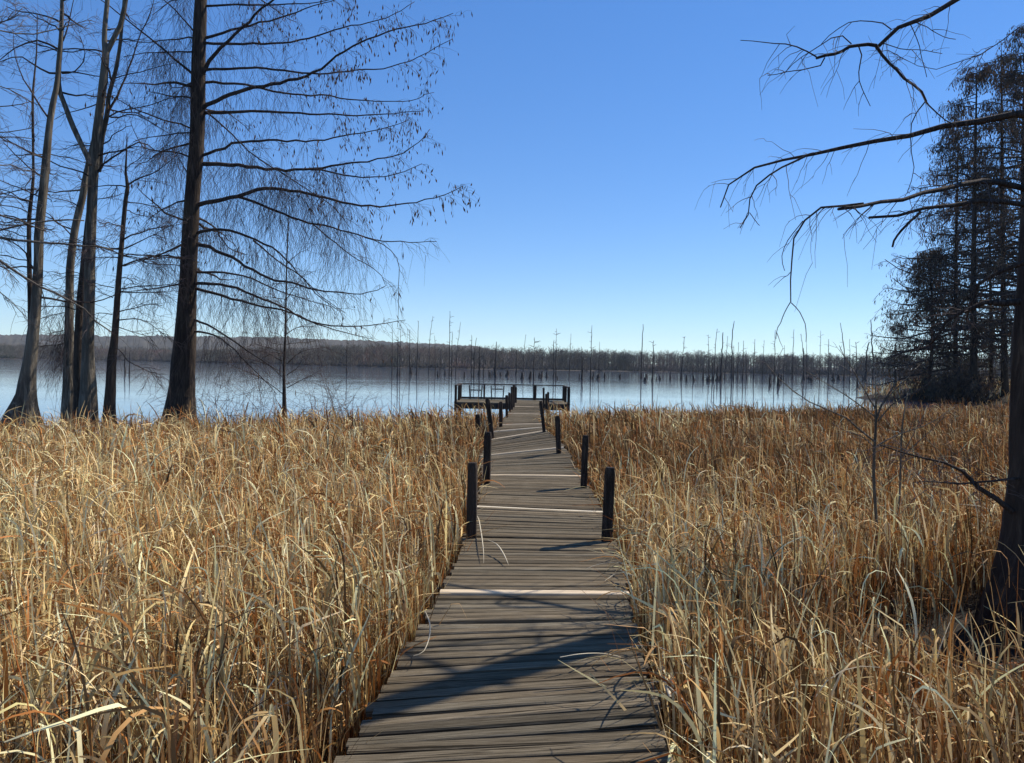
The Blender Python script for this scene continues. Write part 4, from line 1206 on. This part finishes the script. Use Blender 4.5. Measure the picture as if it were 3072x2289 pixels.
def kinds_at(xy, typ):
    x, y = xy.T
    n = vnoise(x, y, .55, 31) + .7 * vnoise(x, y, 1.5, 32)
    left = np.clip(-x / np.maximum(y, 1) * 1.2, -1, 1)
    r = RNG.random(len(x)) + .16 * n - np.where(left > 0, .20, .27) * left
    r += np.clip((y - 4) / 30, 0, .30)
    near = np.clip((9 - y) / 7, 0, 1)
    if typ == 'stem':
        return np.select([r < .13, r < .36, r < .40, r < .86 - .2 * near], ['pale', 'tan', 'olive', 'rust'], 'dull')
    if typ == 'leaf':
        return np.select([r < .55, r < .60, r < .83, r < 1.02 - .1 * near], ['pale', 'olive', 'tan', 'rust'], 'dull')
    return np.select([r < .06, r < .25, r < .45], ['pale', 'tan', 'rust'], 'dull')


def reed_field():
    gl, gr = Geo(), Geo()

    def put(xy, fn):
        L, R = deck_edge(xy[:, 1]); left = xy[:, 0] < (L[:, 0] + R[:, 0]) / 2
        for g_, q in ((gl, left), (gr, ~left)):
            if q.any(): fn(g_, xy[q])

    def hmul(xy):
        x, y = xy.T
        return (1.0 + .16 * vnoise(x, y, 1.1, 41) + .08 * vnoise(x, y, 3.1, 42)) * (1 - .5 * np.exp(-(((x - 3.25) / .9) ** 2 + ((y - 4.9) / .8) ** 2)))

    def zb(xy): return np.maximum(ground_z(xy[:, 0], xy[:, 1]), .0)

    for y0, y1, ns, nl, nt, ws, K in ((-2.5, 1.2, 1600, 1200, 900, 1.0, 6), (1.2, 5.5, 19000, 17000, 6000, 1.0, 9), (5.5, 10, 28000, 27000, 7000, 1.1, 8), (10, 17, 34000, 33000, 5000, 1.35, 7), (17, 46, 44000, 44000, 3000, 2.0, 6)):
        def stems(g_, xy):
            n = len(xy)
            L = RNG.uniform(.45, .98, n) * hmul(xy)
            S_ = np.concatenate([xy, zb(xy)[:, None]], 1)
            blades(g_, S_, RNG.uniform(0, 6.283, n), np.abs(RNG.normal(0, .13, n)), np.abs(RNG.normal(0, .35, n)), np.full(n, .3), np.full(n, 1.0), L,
                   ws * RNG.uniform(.0035, .0075, n), K - 1, colours(kinds_at(xy, 'stem')), twist=.5, taper=.45)

        def leaves(g_, xy):
            n = len(xy)
            h = hmul(xy)
            z0 = zb(xy) + RNG.uniform(.05, .72, n) * h
            L = (.26 + .5 * RNG.random(n) ** 1.6) * h * (1.25 - z0 * .4)
            S_ = np.concatenate([xy, z0[:, None]], 1)
            kink = RNG.random(n) < .45
            t0 = np.where(kink, RNG.uniform(.25, .75, n), RNG.uniform(.0, .35, n)); t1 = np.where(kink, t0 + .12, RNG.uniform(.75, 1.1, n))
            bend = np.where(RNG.random(n) < .22, RNG.uniform(.0, .4, n), RNG.uniform(.7, 2.3, n))
            blades(g_, S_, RNG.uniform(0, 6.283, n) * .75 + .3, np.abs(RNG.normal(0, .22, n)), bend, t0, t1, L, ws * RNG.uniform(.006, .017, n) * np.where(RNG.random(n) < .16, 1.6, 1), K,
                   colours(kinds_at(xy, 'leaf')), twist=.8)

        def thatch(g_, xy):
            n = len(xy)
            S_ = np.concatenate([xy, (zb(xy) + RNG.uniform(0.02, .4, n) ** 1.3)[:, None]], 1)
            blades(g_, S_, RNG.uniform(0, 6.283, n), RNG.uniform(.7, 1.75, n), RNG.normal(0, .4, n), np.zeros(n), np.ones(n), RNG.uniform(.25, .8, n), ws * RNG.uniform(.004, .011, n), 5,
                   colours(kinds_at(xy, 'thatch')))
        put(scatter(ns, y0, y1), stems); put(scatter(nl, y0, y1), leaves); put(scatter(nt, y0, y1), thatch)
    xy = scatter(60000, 13, 46)                                   # taller blades standing out along the lakeward rim
    xy = xy[reed_edge(xy[:, 0]) - xy[:, 1] < 1.6]

    def rim(g_, xy):
        n = len(xy)
        blades(g_, np.concatenate([xy, zb(xy)[:, None]], 1), RNG.uniform(0, 6.283, n), np.abs(RNG.normal(0, .25, n)), RNG.uniform(0, 1.5, n), np.full(n, .25), np.ones(n),
               RNG.uniform(.8, 1.45, n), RNG.uniform(.012, .026, n), 7, colours(kinds_at(xy, 'stem')), twist=.6)
    xy = xy[:2600]
    put(xy, rim)
    a = gl.build('dry_reeds', M_REED); tag(a, 'dry straw-coloured reeds filling the marsh left of the boardwalk', 'reeds', kind='stuff')
    b = gr.build('dry_reeds', M_REED); tag(b, 'dry rusty reeds filling the marsh right of the boardwalk', 'reeds', kind='stuff')


reed_field()

# dry grass on the far bank
g = Geo()
n = 9000
xy = np.stack([RNG.uniform(30, 95, n), RNG.uniform(56, 84, n)], 1)
hb = bank_height(xy[:, 0], xy[:, 1]); xy = xy[hb > .75]; n = len(xy)
S_ = np.concatenate([xy, ground_z(xy[:, 0], xy[:, 1])[:, None]], 1)
blades(g, S_, RNG.uniform(0, 6.283, n), np.abs(RNG.normal(0, .3, n)), RNG.uniform(0, 1.2, n), np.zeros(n), np.ones(n), RNG.uniform(.6, 1.5, n), RNG.uniform(.05, .1, n), 4, colours(np.where(RNG.random(n) < .4, 'pale', np.where(RNG.random(n) < .6, 'tan', 'rust'))))
tag(g.build('bank_grass', M_REED), 'brown dry grass covering the low bank under the far cypress stand', 'grass', kind='stuff')

# single reed blades lying over the boardwalk
STRAW = [
    ('long pale reed blade arching over the right deck edge into the trunk shadow', [(2080, 2010), (2000, 1950), (1930, 1936), (1880, 1945), (1850, 1962)], 9),
    ('pale curved straw lying inside the dark shadow band on the deck', [(1680, 1972), (1740, 1962), (1800, 1960), (1850, 1968), (1876, 1977)], 6),
    ('thin curved straw hanging onto the left deck edge above the shadow', [(1275, 1832), (1289, 1870), (1288, 1910), (1270, 1955), (1240, 1968)], 5),
    ('pale straw bent down over the planks beside the first left post', [(1412, 1548), (1432, 1548), (1442, 1590), (1450, 1650), (1451, 1690)], 5),
    ('short pale blade drooping on the planks right of the first left post', [(1464, 1620), (1490, 1632), (1510, 1660), (1526, 1695)], 6),
    ('pale blade reaching over the right deck edge just past the near pale plank', [(1905, 1728), (1870, 1718), (1845, 1722), (1815, 1742)], 7),
    ('pale straw curving over the right deck edge below the first right post', [(1890, 1697), (1850, 1688), (1800, 1692), (1760, 1706)], 5),
    ('broad folded pale leaf tip resting over the right deck edge at the front', [(2010, 2090), (1985, 1998), (1960, 1996), (1942, 2006)], 16),
    ('curled straw over the right deck edge in front of the folded leaf', [(2090, 2140), (2000, 2055), (1950, 2048), (1915, 2066), (1898, 2090)], 7),
]
for lab, pts, wp in STRAW:
    d = on_z(*pts[-1], DECK_Z + .02)[1]
    m = len(pts); lift = [.10, .10, .06, .04, .02] if m == 5 else [.10, .08, .05, .02]
    P = np.array([on_z(x, y, DECK_Z + h) for (x, y), h in zip(pts, lift)])
    Q = smooth_line(P, 18)
    T = nrm(np.gradient(Q, axis=0)); sd = nrm(np.cross(T, np.array((.15, .25, 1.0))))
    t = np.linspace(0, 1, 18)
    hw = (wp / F * d / 2 * np.minimum(1, .5 + 3 * t) * (1 - t ** 3 * .85))[:, None]
    up = nrm(np.cross(sd, T)) * .0012
    V = np.stack([Q - sd * hw, Q + up * 2, Q + sd * hw, Q - up], 1).reshape(-1, 3)
    k = np.arange(17)[:, None] * 4; j = np.arange(4)[None]; j2 = (j + 1) % 4
    g = Geo(); g.add(V, np.stack([k + j, k + j2, k + 4 + j2, k + 4 + j], -1).reshape(-1, 4), col=np.tile((.66, .58, .42, 1), (len(V), 1)))
    tag(g.build('reed_blade', M_REED, origin=tuple(Q[9])), lab, 'reed blade')

# ------------------------------------------------------------------ thin winter haze over the lake
if HAZE:
    g = Geo(); box(g, (0, 1300, 64), (1, 0, 0), (0, 1, 0), (0, 0, 1), 2700, 1760, 66)
    mm = bpy.data.materials.new('haze'); mm.use_nodes = True
    nt = mm.node_tree; nt.nodes.remove(nt.nodes['Principled BSDF'])
    pv = nt.nodes.new('ShaderNodeVolumePrincipled')
    pv.inputs['Color'].default_value = (.80, .88, 1, 1); pv.inputs['Density'].default_value = HAZE
    nt.links.new(pv.outputs[0], nt.nodes['Material Output'].inputs['Volume'])
    tag(g.build('haze', mm, smooth=False), 'thin bluish winter haze in the air over the lake', 'haze', kind='stuff')
